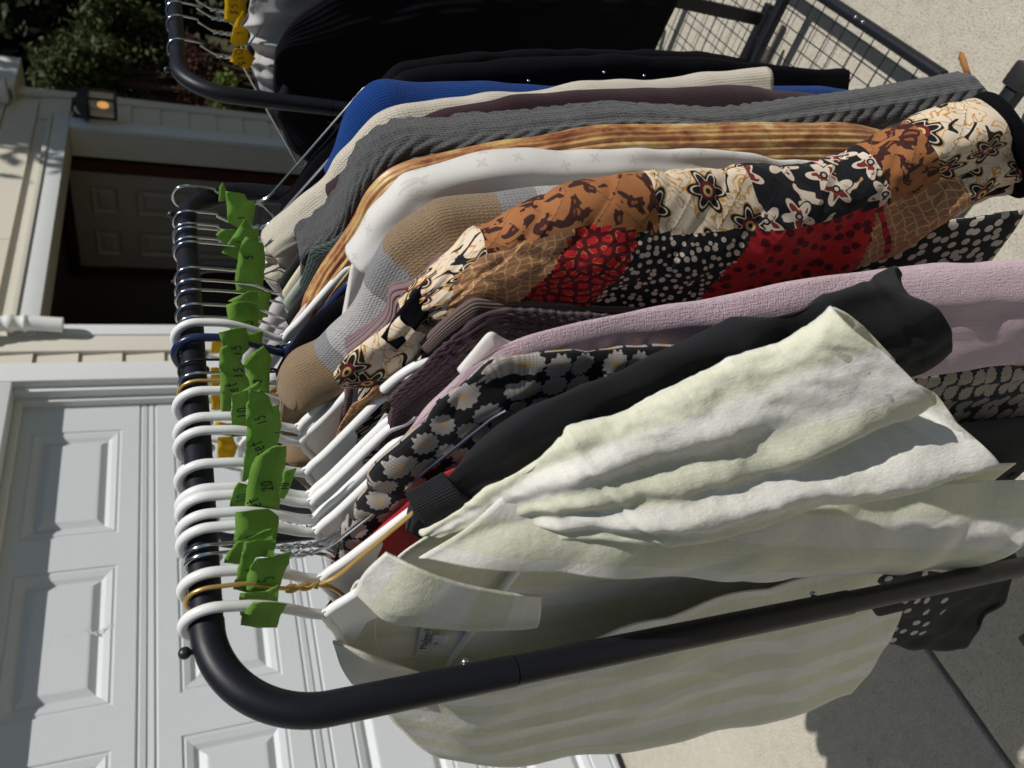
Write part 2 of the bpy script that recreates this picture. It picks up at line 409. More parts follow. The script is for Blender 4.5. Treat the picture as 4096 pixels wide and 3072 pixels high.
# ------------------------------------------------------------------ house
house = empty('house', HOUSE_LOC, HOUSE_RZ, 'beige sided house with white garage door and dark open doorway', 'house')
def hbox(name, m, a0, a1, y0, y1, z0, z1, bev=0.0, parent=None): return MB().box(a0, a1, y0, y1, z0, z1, bev).build(name, m, parent or house, smooth=bev > 0, ang=35)
hbox('wall', M_BEIGE2, 2.62, 2.93, 0.0, 0.16, 0, 2.12)
hbox('wall', M_BEIGE2, -3.0, -0.35, 0.0, 0.16, 0, 2.12)
hbox('wall', M_BEIGE2, -3.0, 5.25, 0.004, 0.16, 2.12, 3.4)
hbox('wall', M_BEIGE2, 4.83, 5.25, 0.0, 0.16, 0, 2.12)
hbox('wall', M_BEIGE2, 5.09, 5.25, 0.16, 7.0, 0, 3.4)
# garage door opening: white casing, header, stops
hbox('door_casing', M_TRIM, 2.608, 2.717, -0.022, 0.11, 0, 2.30, 0.003)
hbox('door_casing', M_TRIM, -0.36, -0.25, -0.022, 0.11, 0, 2.30, 0.003)
hbox('door_header', M_TRIM, -0.248, 2.606, -0.022, 0.11, 2.067, 2.30, 0.003)
for a0, a1, y0, y1 in ((2.585, 2.607, 0.018, 0.06), (2.566, 2.606, 0.062, 0.10)):
    hbox('door_stop', M_TRIM, a0, a1, y0, y1, 0, 2.066, 0.002)
hbox('door_stop', M_TRIM, -0.248, 2.564, 0.062, 0.10, 2.04, 2.066, 0.002)
# garage door: four sections with raised panels
DW0, DW1, PITCHP = -0.20, 2.60, 0.673
def panel_mesh(a0, a1, z0, z1):
    loops = [(0.0, 0.0), (0.003, 0.005), (0.010, 0.005), (0.013, 0.002), (0.034, 0.008), (0.045, 0.016), (0.050, 0.019), (0.074, 0.005), (0.080, 0.004)]
    V = []; F = []
    for ins, dp in loops: V += [(a0+ins, 0.10+dp, z0+ins), (a1-ins, 0.10+dp, z0+ins), (a1-ins, 0.10+dp, z1-ins), (a0+ins, 0.10+dp, z1-ins)]
    for k in range(len(loops)-1):
        for j in range(4): F.append((k*4+j, k*4+(j+1) % 4, (k+1)*4+(j+1) % 4, (k+1)*4+j))
    k = (len(loops)-1)*4; F.append((k, k+1, k+2, k+3)); return V, F
joints = [2.10, 1.57, 1.04, 0.51, -0.02]
for r in range(4):
    zt, zb = joints[r], joints[r+1]
    zt -= 0.002; zb += 0.002
    if r == 3: zb = 0.02
    pz0, pz1 = zb+0.098, zt-0.098
    cols = [(2.423-0.53-PITCHP*c, 2.423-PITCHP*c) for c in range(4)]
    m = MB(); y = 0.10
    V = [];
    xs = sorted([DW0, DW1]+[v for c in cols for v in c])
    for i in range(len(xs)-1):
        solid = (i % 2 == 0)
        zz = [(zb+0.032, zt-0.032)] if solid else [(zb+0.032, pz0), (pz1, zt-0.032)]
        for z0, z1 in zz: m.add([(xs[i], y, z0), (xs[i+1], y, z0), (xs[i+1], y, z1), (xs[i], y, z1)], [(0, 1, 2, 3)])
    for (z0, y0, z1, y1) in ((zt-0.032, 0.10, zt-0.028, 0.106), (zt-0.028, 0.106, zt-0.022, 0.106), (zt-0.022, 0.106, zt-0.019, 0.101), (zt-0.019, 0.101, zt, 0.103), (zt, 0.103, zt, 0.13),
                             (zb+0.028, 0.106, zb+0.032, 0.10), (zb+0.022, 0.106, zb+0.028, 0.106), (zb+0.019, 0.101, zb+0.022, 0.106), (zb, 0.103, zb+0.019, 0.101), (zb, 0.13, zb, 0.103)):
        m.add([(DW0, y0, z0), (DW1, y0, z0), (DW1, y1, z1), (DW0, y1, z1)], [(0, 1, 2, 3)])
    sec = m.build('door_section', M_DOOR, house, smooth=False)
    for a0, a1 in cols:
        V, F = panel_mesh(a0, a1, pz0, pz1); mesh_obj('panel', V, F, M_DOOR, sec, smooth=False)
hbox('door_seal', M_SEAL, DW0, DW1, 0.098, 0.13, -0.005, 0.022)
hbox('door_backing', M_SEAL, DW0, DW1, 0.135, 0.15, 0.0, 2.10)
# grey scuff smeared across one garage door panel
sm = MB(); rs = np.random.RandomState(5)
for k in range(30):
    zz = 1.865-0.19*k/30; a = 1.495+0.012*math.sin(k*0.5)+rs.uniform(-.004, .004); w_ = rs.uniform(0.0015, 0.005)
    yy = 0.1038 if zz > 1.765 else 0.1025
    sm.add([(a-w_, yy, zz-0.005), (a+w_, yy, zz-0.004), (a+w_*0.7, yy, zz+0.004), (a-w_*0.8, yy, zz+0.005)], [(0, 1, 2, 3)])
sm.build('scuff', paint('scuff_grey', (0.57, 0.59, 0.60), 0.7, 0.2, 0.1), house, smooth=False)
# siding strip, flat board and doorway casing
def board(a0, a1, z0, z1, m=M_BEIGE):
    V = [(a, y, z) for a in (a0, a1) for (y, z) in ((-0.015, z0), (-0.004, z1), (0.0035, z1), (0.0035, z0))]
    F = [(0, 1, 5, 4), (1, 2, 6, 5), (2, 3, 7, 6), (3, 0, 4, 7), (0, 3, 2, 1), (4, 5, 6, 7)]
    return mesh_obj('siding_board', V, F, m, house, smooth=False)
z = 2.175-0.17*12
zs = [2.175+0.17*k for k in range(-12, 7)]
for z0 in zs:
    z0 = z0+0.004; z1 = z0+0.162
    if z1 < 2.25: board(2.719, 2.781, max(z0, 0.01), z1)
    if z0 > 2.1 : board(2.719, 3.62, z0, z1); board(3.623, 5.10, z0, z1)
    elif z0 < 1.9: board(4.909, 5.18, max(z0, 0.01), z1)
    else: board(4.909, 5.18, z0, z1)
hbox('frieze_board', M_BEIGE2, 2.783, 2.884, -0.028, 0.0, 0, 2.16, 0.002)
hbox('doorway_casing', M_TRIM, 2.886, 2.954, -0.034, 0.0, 0, 1.998, 0.002)
hbox('doorway_casing', M_TRIM, 4.797, 4.907, -0.034, 0.0, 0, 1.998, 0.002)
hbox('doorway_header', M_TRIM, 2.886, 4.907, -0.036, 0.0, 2.0, 2.085, 0.002)
hbox('drip_cap', M_BEIGE2, 2.886, 4.93, -0.045, 0.0, 2.087, 2.112, 0.002)
hbox('corner_board', M_BEIGE2, 5.182, 5.262, -0.026, 0.0, 0, 3.0, 0.002)
hbox('jamb', M_BEIGE2, 4.80, 4.83, 0.002, 0.165, 0, 2.0); hbox('jamb', M_BEIGE2, 2.93, 2.954, 0.002, 0.165, 0, 2.0)
hbox('jamb', M_BEIGE2, 2.93, 4.83, 0.002, 0.165, 2.002, 2.115)
# eave corner above the lantern
hbox('fascia', M_TRIM, 5.10, 5.50, -0.10, -0.075, 2.30, 2.42, 0.002)
hbox('soffit', M_BEIGE2, 5.12, 5.50, -0.074, 0.3, 2.30, 2.32)
hbox('gutter', M_TRIM, 5.02, 5.09, -0.16, -0.02, 2.33, 2.46, 0.004)
# room behind the doorway
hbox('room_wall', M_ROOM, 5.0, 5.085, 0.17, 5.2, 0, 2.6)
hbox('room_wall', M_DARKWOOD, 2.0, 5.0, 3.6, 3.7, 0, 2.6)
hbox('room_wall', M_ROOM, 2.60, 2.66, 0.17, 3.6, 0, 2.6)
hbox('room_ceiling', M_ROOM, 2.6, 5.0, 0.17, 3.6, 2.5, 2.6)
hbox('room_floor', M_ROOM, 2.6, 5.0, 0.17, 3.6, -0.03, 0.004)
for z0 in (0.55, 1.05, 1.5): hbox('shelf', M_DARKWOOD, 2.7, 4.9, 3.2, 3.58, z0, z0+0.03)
idr = MB().box(4.955, 4.998, 0.355, 1.12, 0.01, 2.05, 0.004).build('interior_door', M_INDOOR, house, ang=35)
for y0, y1 in ((0.46, 0.66), (0.80, 1.00)):
    for z0, z1 in ((1.78, 1.93), (1.02, 1.66), (0.2, 0.86)):
        V = []; F = []
        for ins, dx in ((0, 0.0), (0.012, 0.012), (0.03, 0.012), (0.05, 0.004)):
            V += [(4.954-0.0+dx-0.013, y0+ins, z0+ins), (4.954+dx-0.013, y1-ins, z0+ins), (4.954+dx-0.013, y1-ins, z1-ins), (4.954+dx-0.013, y0+ins, z1-ins)]
        for k in range(3):
            for j in range(4): F.append((k*4+j, k*4+(j+1) % 4, (k+1)*4+(j+1) % 4, (k+1)*4+j))
        F.append((12, 13, 14, 15)); mesh_obj('panel', V, F, M_INDOOR, idr, smooth=False)
hbox('door_frame', M_ORANGEWOOD, 4.94, 4.998, 0.27, 0.352, 0.0, 2.10); hbox('door_frame', M_DARKWOOD, 4.94, 4.998, 1.123, 1.2, 0.0, 2.10)
hbox('door_frame', M_DARKWOOD, 4.94, 4.998, 0.27, 1.2, 2.055, 2.10)
MB().ball((4.92, 0.42, 1.12), 0.028).ball((4.93, 0.42, 1.24), 0.022).build('door_knob', paint('brass', (0.35, 0.25, 0.1), 0.35, 0.6), idr)

# wall lantern beside the doorway
def lantern():
    root = empty('wall_lantern', HW(4.92, -0.13, 1.74), HOUSE_RZ, 'black lit lantern on the wall right of the open doorway', 'lantern')
    mblack = M_BLACKMETAL
    m = MB(); m.box(-0.066, 0.066, -0.066, 0.066, 0.0, 0.014, 0.003)
    for sx in (-1, 1):
        for sy in (-1, 1): m.box(sx*0.060-0.006, sx*0.060+0.006, sy*0.060-0.006, sy*0.060+0.006, 0.012, 0.15)
    m.box(-0.07, 0.07, -0.07, 0.07, 0.148, 0.16, 0.003); m.build('cage', mblack, root, ang=35)
    V = []; F = []
    for r_, z_ in ((0.085, 0.158), (0.08, 0.166), (0.035, 0.215), (0.02, 0.22), (0.018, 0.24)):
        V += [(-r_, -r_, z_), (r_, -r_, z_), (r_, r_, z_), (-r_, r_, z_)]
    for k in range(4):
        for j in range(4): F.append((k*4+j, k*4+(j+1) % 4, (k+1)*4+(j+1) % 4, (k+1)*4+j))
    F += [(3, 2, 1, 0), (16, 17, 18, 19)]; mesh_obj('roof', V, F, mblack, root, smooth=False)
    MB().box(-0.045, 0.045, 0.10, 0.125, 0.10, 0.25, 0.004).tube([(0, 0.11, 0.20), (0, 0.06, 0.245), (0, 0.0, 0.235)], 0.008).build('bracket', mblack, root, ang=35)
    gm, nt, b = newmat('frosted_glass', 0.35, 0.4, (0.85, 0.82, 0.74)); b.inputs['Transmission Weight'].default_value = 0.85; b.inputs['IOR'].default_value = 1.1
    m = MB()
    for k in range(4):
        a = k*math.pi/2; c, s = math.cos(a), math.sin(a)
        q = [(0.054*c-x*s, 0.054*s+x*c, z) for x, z in ((-.053, .014), (.053, .014), (.053, .148), (-.053, .148))]
        m.add(q, [(0, 1, 2, 3)])
    m.build('glass', gm, root, smooth=False)
    bm_, nt, b = newmat('warm_bulb', 0.5, 0.2, (1, 0.7, 0.3)); b.inputs['Emission Color'].default_value = (1, 0.50, 0.12, 1); b.inputs['Emission Strength'].default_value = 0.9
    MB().ball((0, 0, 0.075), 0.022, (1, 1, 1.5)).build('bulb', bm_, root)
lantern()
# ribbed white hose hanging at the doorway's left casing
hm = paint('white_ribbed_plastic', (0.74, 0.74, 0.72), 0.5, 0.4, 0.08)
hp, _ = spline([(2.80, -0.10, 2.50), (2.84, -0.09, 2.32), (2.89, -0.085, 2.18), (2.905, -0.08, 2.02), (2.90, -0.075, 1.90)], 90)
rr = 0.036+0.0035*np.sign(np.sin(np.arange(90)*0.75))*np.abs(np.sin(np.arange(90)*0.75))**0.5; rr[70:] = 0.033
hose = MB().tube(np.array(hp)-np.array([2.9, 0, 1.9]), rr, 16).build('ribbed_hose', hm, None, ang=60)
hose.location = HW(2.9, 0, 1.9); hose.rotation_euler = (0, 0, HOUSE_RZ)
tag(hose, 'white ribbed hose hanging at the left casing of the open doorway', 'hose')

# ------------------------------------------------------------------ trees and shrubs beyond the house corner
def leafmat(name, c1, c2, tr=0.25):
    m, nt, b = newmat(name, 0.6, 0.25); oi = nt.nodes.new('ShaderNodeNewGeometry')
    nt.links.new(mixc(nt, oi.outputs['Random Per Island'], (*c1, 1), (*c2, 1)), b.inputs['Base Color'])
    return translucent(m, tr)
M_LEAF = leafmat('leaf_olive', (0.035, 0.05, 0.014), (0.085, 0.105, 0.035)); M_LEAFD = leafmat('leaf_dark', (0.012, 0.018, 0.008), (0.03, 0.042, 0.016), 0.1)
M_LEAFR = leafmat('leaf_red', (0.06, 0.018, 0.018), (0.10, 0.05, 0.04)); M_LEAFG = leafmat('leaf_bright', (0.10, 0.14, 0.02), (0.17, 0.20, 0.05))
M_BARK = paint('bark', (0.07, 0.05, 0.035), 0.95, 0.1, 0.3)
def tree(name, label, cat, loc, rx, ry, rz, zc, mleaf, nleaf, size, seed, group=None, clumps=26, stems=1):
    rs = np.random.RandomState(seed); root = empty(name, loc, 0, label, cat, group)
    t = MB()
    for k in range(stems):
        ox, oy = (0, 0) if stems == 1 else rs.uniform(-0.15, 0.15, 2)
        P, _ = spline([(ox, oy, -0.05), (ox+rs.uniform(-.1, .1)*rx, oy, zc*0.45), (rs.uniform(-.2, .2)*rx, rs.uniform(-.2, .2)*ry, zc+0.3*rz)], 10)
        t.tube(P, np.linspace(0.07*rx+0.015, 0.015, 10), 8)
        for q in range(5):
            e = np.array([rs.uniform(-.7, .7)*rx, rs.uniform(-.7, .7)*ry, zc+rs.uniform(-.4, .7)*rz]); p0 = P[3+q]
            t.tube([p0, (p0+e)/2+np.array([0, 0, .08*rz]), e], [0.02*rx+.008, 0.012*rx+.005, .004], 6)
    t.build('trunk', M_BARK, root)
    C = []
    for k in range(clumps):
        d_ = rs.normal(size=3); d_ /= np.linalg.norm(d_); C.append(d_*rs.uniform(0.35, 1.0))
    C = np.array(C); n = nleaf; ci = rs.randint(0, clumps, n); off = rs.normal(size=(n, 3))*0.16
    P = (C[ci]+off)*np.array([rx, ry, rz])+np.array([0, 0, zc])
    V = np.zeros((n, 4, 3)); nn = rs.normal(size=(n, 3))+np.array([0, 0, 0.6]); nn /= np.linalg.norm(nn, axis=1)[:, None]
    a = np.cross(nn, rs.normal(size=(n, 3))); a /= np.linalg.norm(a, axis=1)[:, None]; b_ = np.cross(nn, a); s = size*rs.uniform(0.6, 1.3, n)[:, None]
    V[:, 0] = P-a*s; V[:, 1] = P+b_*s*0.45; V[:, 2] = P+a*s; V[:, 3] = P-b_*s*0.45
    mesh_obj('crown', V.reshape(-1, 3), [(4*i, 4*i+1, 4*i+2, 4*i+3) for i in range(n)], mleaf, root, smooth=False)
    return root
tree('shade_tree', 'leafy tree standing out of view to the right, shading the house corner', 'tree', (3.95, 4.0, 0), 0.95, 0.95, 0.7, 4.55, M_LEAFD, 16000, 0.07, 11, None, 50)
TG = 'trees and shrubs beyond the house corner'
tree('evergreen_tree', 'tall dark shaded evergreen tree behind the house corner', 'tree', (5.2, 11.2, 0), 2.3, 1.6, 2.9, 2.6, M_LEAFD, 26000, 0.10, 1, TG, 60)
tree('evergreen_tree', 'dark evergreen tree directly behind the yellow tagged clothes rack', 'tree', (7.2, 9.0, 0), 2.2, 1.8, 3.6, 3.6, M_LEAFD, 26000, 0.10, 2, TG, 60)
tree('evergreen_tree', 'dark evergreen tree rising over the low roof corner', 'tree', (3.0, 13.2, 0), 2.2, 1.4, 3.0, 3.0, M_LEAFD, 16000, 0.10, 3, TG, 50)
tree('shrub', 'tall sunlit olive green shrub above the lantern', 'shrub', (2.86, 7.55, 0), 0.30, 0.42, 0.42, 2.1, M_LEAF, 5200, 0.035, 4, TG, 26, 3)
tree('shrub', 'rounded sunlit olive green shrub right of the lantern', 'shrub', (3.25, 7.75, 0), 0.36, 0.5, 0.52, 1.75, M_LEAF, 6800, 0.035, 5, TG, 26, 3)
tree('shrub', 'dull red leaved shrub under the olive shrub', 'shrub', (3.0, 7.8, 0), 0.42, 0.5, 0.30, 1.22, M_LEAFR, 4200, 0.03, 6, TG, 24, 3)
tree('shrub', 'small bright yellow green plant beside the house corner', 'plant', (2.62, 7.1, 0), 0.25, 0.3, 0.16, 0.98, M_LEAFG, 1800, 0.03, 7, TG, 14, 3)

# ------------------------------------------------------------------ clothes racks
def tubemat():
    m, nt, b = newmat('black_powder_coat', 0.42, 0.28, (0.008, 0.009, 0.014)); ob = coords(nt, 'Object')
    n = noise(nt, ob, 1400, 2, 0.6); nt.links.new(bumpn(nt, n, 0.22, 0.0006), b.inputs['Normal'])
    n2 = noise(nt, ob, 40, 4, 0.7); nt.links.new(mth(nt, 'MULTIPLY_ADD', n2, 0.22, 0.33), b.inputs['Roughness'])
    b.inputs['Coat Weight'].default_value = 0.04; b.inputs['Coat Roughness'].default_value = 0.3
    return m
M_TUBE = tubemat()
M_STEEL, _nt, _b = newmat('bright_steel', 0.22, 0.5, (0.55, 0.56, 0.58)); _b.inputs['Metallic'].default_value = 1.0
M_CHROME, _nt, _b = newmat('chrome_wire', 0.16, 0.5, (0.62, 0.63, 0.65)); _b.inputs['Metallic'].default_value = 1.0
M_BLACKPL = paint('black_plastic', (0.015, 0.015, 0.017), 0.45, 0.5, 0.1)
RT = 0.0131
def arc(c, r, a0, a1, n):                       # in the n-z plane (y,z)
    return [(0.0, c[0]+r*math.cos(a), c[1]+r*math.sin(a)) for a in np.linspace(a0, a1, n)]
def rack(name, label, loc_sn, L, feet=True, balls=True, shelf=None, joints=(1.20, 0.813)):
    """rail along +y from 0 to L (post to post)"""
    root = empty(name, W(loc_sn[0], loc_sn[1], 0), RZ, label, 'clothes rack', 'black tube clothes racks')
    br = 0.082; zc = ZR-br
    MB().tube([(0, 0.078, ZR), (0, L-0.078, ZR)], 0.0124, 24).build('rail', M_TUBE, root)
    for y0, sgn in ((0.0, 1), (L, -1)):
        pts = [(0, y0+sgn*(br+0.004), ZR)]+[(0, y0+sgn*br-sgn*br*math.sin(a), zc+br*math.cos(a)) for a in np.linspace(0, math.pi/2, 22)]+[(0, y0, zc-0.03), (0, y0, joints[0])]
        MB().tube(pts, RT, 24).build('bend', M_TUBE, root)
        MB().tube([(0, y0, joints[0]-0.0012), (0, y0, joints[1])], RT-0.0006, 24).tube([(0, y0, joints[0]-.004), (0, y0, joints[0]+.0)], RT-0.002, 24).build('post', M_TUBE, root)
        MB().tube([(0, y0, joints[1]+0.001), (0, y0, joints[1]-0.001)], RT-0.002, 20).tube([(0, y0, joints[1]-0.0012), (0, y0, 0.09)], RT-0.0018, 24).build('post', M_TUBE, root)
        MB().ball((0, y0+sgn*0.063, ZR+0.0165), 0.0048).tube([(0, y0+sgn*0.063, ZR+0.009), (0, y0+sgn*0.063, ZR+0.016)], 0.0022, 8).build('stop_knob', M_BLACKMETAL, root)
        b_ = MB()
        for zz in (joints[0]+0.04, joints[1]+0.042): b_.ball((0.004, y0+sgn*(RT+0.0008), zz), 0.0034)
        b_.build('spring_button', M_STEEL, root)
        if not feet: continue
        MB().box(-0.33, 0.33, y0-0.014, y0+0.014, 0.062, 0.09, 0.004).build('foot_bar', M_TUBE, root, ang=35)
        for s in (-1, 1):
            c = MB().box(s*0.345-0.022, s*0.345+0.022, y0-0.02, y0+0.02, 0.030, 0.098, 0.006)
            c.tube([(s*0.345, y0, 0.034), (s*0.345, y0, 0.0)], [0.020, 0.017], 14); c.build('foot_cap', M_BLACKPL, root, ang=35)
    if shelf:
        y0, y1, zz, hs = shelf
        for s in (-1, 1):
            MB().tube([(s*hs, y0, zz), (s*hs, y1, zz)], 0.0125, 18).build('shelf_rail', M_TUBE, root)
            b_ = MB()
            for q in (0.10, 0.125): b_.ball((s*hs+0.004, q, zz+0.011), 0.004)
            b_.build('bolt', M_STEEL, root)
        for q in (y0+0.01, (y0+y1)/2, y1-0.01): MB().box(-hs, hs, q-0.012, q+0.012, zz-0.012, zz+0.010, 0.003).build('cross_bar', M_TUBE, root, ang=35)
        w = MB(); k = y0+0.03
        i = 0
        while k < y1-0.02:
            w.tube([(-hs, k, zz-0.008), (hs, k, zz-0.008)], 0.0014, 6); k += 0.052 if i % 2 else 0.038; i += 1
        for sx in np.linspace(-hs+0.03, hs-0.03, 9): w.tube([(sx, y0, zz-0.0108), (sx, y1, zz-0.0108)], 0.0014, 6)
        w.build('wire_grid', M_TUBE, root)
    return root
RACK1_N = -0.128
rack('clothes_rack', 'black tube clothes rack in front hung with green tagged hangers', (0, RACK1_N), 0.711)
r2 = rack('clothes_rack', 'black tube clothes rack behind with yellow tags and wire bottom shelf', (0, 0.866), 0.95, feet=False, shelf=(-0.145, 0.90, 0.09, 0.281))
MB().box(0.155, 0.185, 0.405, 0.416, 0.10, 0.62, 0.002).build('brace', M_TUBE, r2, ang=35)
cst = MB().box(0.03, 0.20, 0.43, 0.455, 0.055, 0.075, 0.003).build('brace', M_TUBE, r2, ang=35)
rack('clothes_rack', 'black tube clothes rack against the garage side hung with pale clothes', (-0.62, 0.438), 0.80)
cw = MB(); cw.tube([(-0.012, 0, 0.024), (0.012, 0, 0.024)], 0.022, 20); cw.box(-0.018, -0.014, -0.01, 0.01, 0.02, 0.06).box(0.014, 0.018, -0.01, 0.01, 0.02, 0.06).box(-0.018, 0.018, -0.012, 0.012, 0.055, 0.062)
cw.build('caster', paint('grey_rubber', (0.35, 0.35, 0.36), 0.5, 0.3), r2, loc=(0.085, 0.445, 0.0))

# ------------------------------------------------------------------ hangers (origin at the rail's axis)
def plastic(name, c, rough=0.28, sss=0.0):
    m, nt, b = newmat(name, rough, 0.5); ob = coords(nt, 'Object'); n = noise(nt, ob, 30, 4, 0.6)
    nt.links.new(mixc(nt, n, (*scaled(c, 0.93), 1), (*scaled(c, 1.05), 1)), b.inputs['Base Color'])
    nt.links.new(bumpn(nt, noise(nt, ob, 220, 3, 0.6), 0.06, 0.001), b.inputs['Normal'])
    return m
M_WHITEPL = plastic('white_plastic', (0.80, 0.80, 0.79)); M_NAVYPL = plastic('navy_plastic', (0.012, 0.02, 0.07)); M_BLKH = plastic('black_velvet', (0.008, 0.008, 0.009), 0.8)
M_PINKPL = plastic('pink_plastic', (0.62, 0.50, 0.51)); M_SAGEPL = plastic('sage_plastic', (0.42, 0.46, 0.40)); M_CREAMPL = plastic('cream_plastic', (0.66, 0.60, 0.45))
M_GOLDW, _nt, _b = newmat('gold_wire', 0.30, 0.5, (0.62, 0.40, 0.13)); _b.inputs['Metallic'].default_value = 0.6
M_DARKW, _nt, _b = newmat('dark_wire', 0.25, 0.5, (0.06, 0.06, 0.065)); _b.inputs['Metallic'].default_value = 0.9
def hook_path(r, wire=False, stem=-0.09):
    rc = 0.0132+r; cz = 0.0128-0.0190 if not wire else 0.0128-0.0165
    rad = (0.0190+r) if not wire else (0.0165+r)
    P = [(0.0, 0, stem), (0.004, 0, stem+0.012), (0.013, 0, stem+0.030), (rad*0.93, 0, -0.034), (rad*1.0, 0, cz)]
    Q, _ = spline(P, 18)
    a = np.linspace(0, math.pi*1.08, 22)[1:]
    return np.vstack([Q, [(rad*math.cos(t), 0, cz+rad*math.sin(t)) for t in a]])
def white_hanger(mat, name='plastic_hanger', prong=False):
    root = empty(name); r = 0.0044
    MB().tube(hook_path(r), r, 14, round_end=True).build('hook', mat, root)
    for s in (-1, 1):
        P, _ = spline([(0, 0, -0.094), (s*0.012, 0, -0.0995), (s*0.03, 0, -0.1115), (s*0.092, 0, -0.1465), (s*0.100, 0, -0.1530), (s*0.107, 0, -0.1650), (s*0.119, 0, -0.1720), (s*0.142, 0, -0.1790), (s*0.168, 0, -0.195), (s*0.182, 0, -0.208), (s*0.186, 0, -0.219), (s*0.18, 0, -0.236), (s*0.16, 0, -0.250), (s*0.13, 0, -0.2565), (0, 0, -0.2575)], 80)
        MB().tube(P, r*0.95, 12).build('arm', mat, root)
        if prong: MB().tube(spline([(s*0.140, 0, -0.1415), (s*0.155, 0, -0.1525), (s*0.168, 0, -0.168), (s*0.176, 0, -0.198)], 14)[0], r*0.95, 12, round_end=True).build('strap_hook', mat, root)
    MB().prism([(-0.062, -0.1295), (-0.012, -0.102), (-0.006, -0.090), (0.006, -0.090), (0.012, -0.102), (0.062, -0.1295), (0.050, -0.136), (0.018, -0.136), (0.0, -0.155), (-0.018, -0.136), (-0.050, -0.136)], -0.0013, 0.0013).build('web', mat, root, ang=30)
    return root
def wire_hanger(mat, r=0.0014, name='wire_hanger', drop=0.098):
    root = empty(name)
    MB().tube(hook_path(r, True, -0.066), r, 10, round_end=True).build('hook', mat, root)
    m = MB()
    for k in (0, math.pi):
        m.tube([(r*1.1*math.cos(t*2.2*math.pi+k), r*1.1*math.sin(t*2.2*math.pi+k), -0.062-0.026*t) for t in np.linspace(0, 1, 30)], r, 8)
    m.build('twist', mat, root)
    P, _ = spline([(0.0, 0, -0.087), (0.006, 0, -0.099), (0.016, 0, -0.1075)], 6)
    P = list(P)+[(0.178, 0, -0.206), (0.186, 0, -0.214), (0.182, 0, -0.2225), (0.174, 0, -0.224), (-0.174, 0, -0.224), (-0.182, 0, -0.2225), (-0.186, 0, -0.214), (-0.178, 0, -0.206), (-0.016, 0, -0.1075), (-0.006, 0, -0.099), (0.0, 0, -0.087)]
    MB().tube(P, r, 8).build('frame', mat, root)
    return root
def contour_hanger(mat, name='contour_hanger'):
    root = empty(name); r = 0.0017
    MB().tube(hook_path(r, True, -0.098), r, 10, round_end=True).build('hook', M_CHROME, root)
    nt_ = 40; V = []; F = []; seg = 14
    t = np.linspace(-1, 1, nt_)
    for q in t:
        x = 0.165*q; zc = -0.112-0.048*abs(q)**1.3-0.044*abs(q); hh = 0.013+0.008*abs(q)**2; th = 0.0045+0.007*abs(q)**2.2
        if abs(q) > 0.97: hh *= 0.6; th *= 0.6
        yy = 0.010*abs(q)**2
        for j in range(seg):
            a = 2*math.pi*j/seg; V.append((x, yy+th*math.cos(a), zc+hh*math.sin(a)))
    for i in range(nt_-1):
        for j in range(seg): F.append((i*seg+j, i*seg+(j+1) % seg, (i+1)*seg+(j+1) % seg, (i+1)*seg+j))
    F.append(tuple(range(seg))); F.append(tuple((nt_-1)*seg+j for j in range(seg))[::-1])
    mesh_obj('shoulder', V, F, mat, root)
    MB().tube([(-0.15, 0.006, -0.17), (-0.148, 0.003, -0.195), (0.148, 0.003, -0.195), (0.15, 0.006, -0.17)], 0.003, 8).build('bar', mat, root)
    return root
HPROTO = {}
HKIND = {'white': lambda: white_hanger(M_WHITEPL), 'whitep': lambda: white_hanger(M_WHITEPL, prong=True), 'navy': lambda: white_hanger(M_NAVYPL), 'silver': lambda: wire_hanger(M_CHROME, 0.0017), 'gold': lambda: wire_hanger(M_GOLDW, 0.0019),
         'dark': lambda: wire_hanger(M_DARKW), 'pink': lambda: contour_hanger(M_PINKPL), 'black': lambda: contour_hanger(M_BLKH), 'sage': lambda: contour_hanger(M_SAGEPL), 'cream': lambda: contour_hanger(M_CREAMPL)}
def hanger(kind, s, n, label, group, yaw=0.0, tilt=0.0):
    if kind not in HPROTO: HPROTO[kind] = o = HKIND[kind]()
    else: o = copy_tree(HPROTO[kind])
    o.location = W(s, n, ZR); o.rotation_euler = (0, tilt, RZ+yaw)
    return tag(o, label, 'hanger', group)
HG = 'hangers on the front rack'
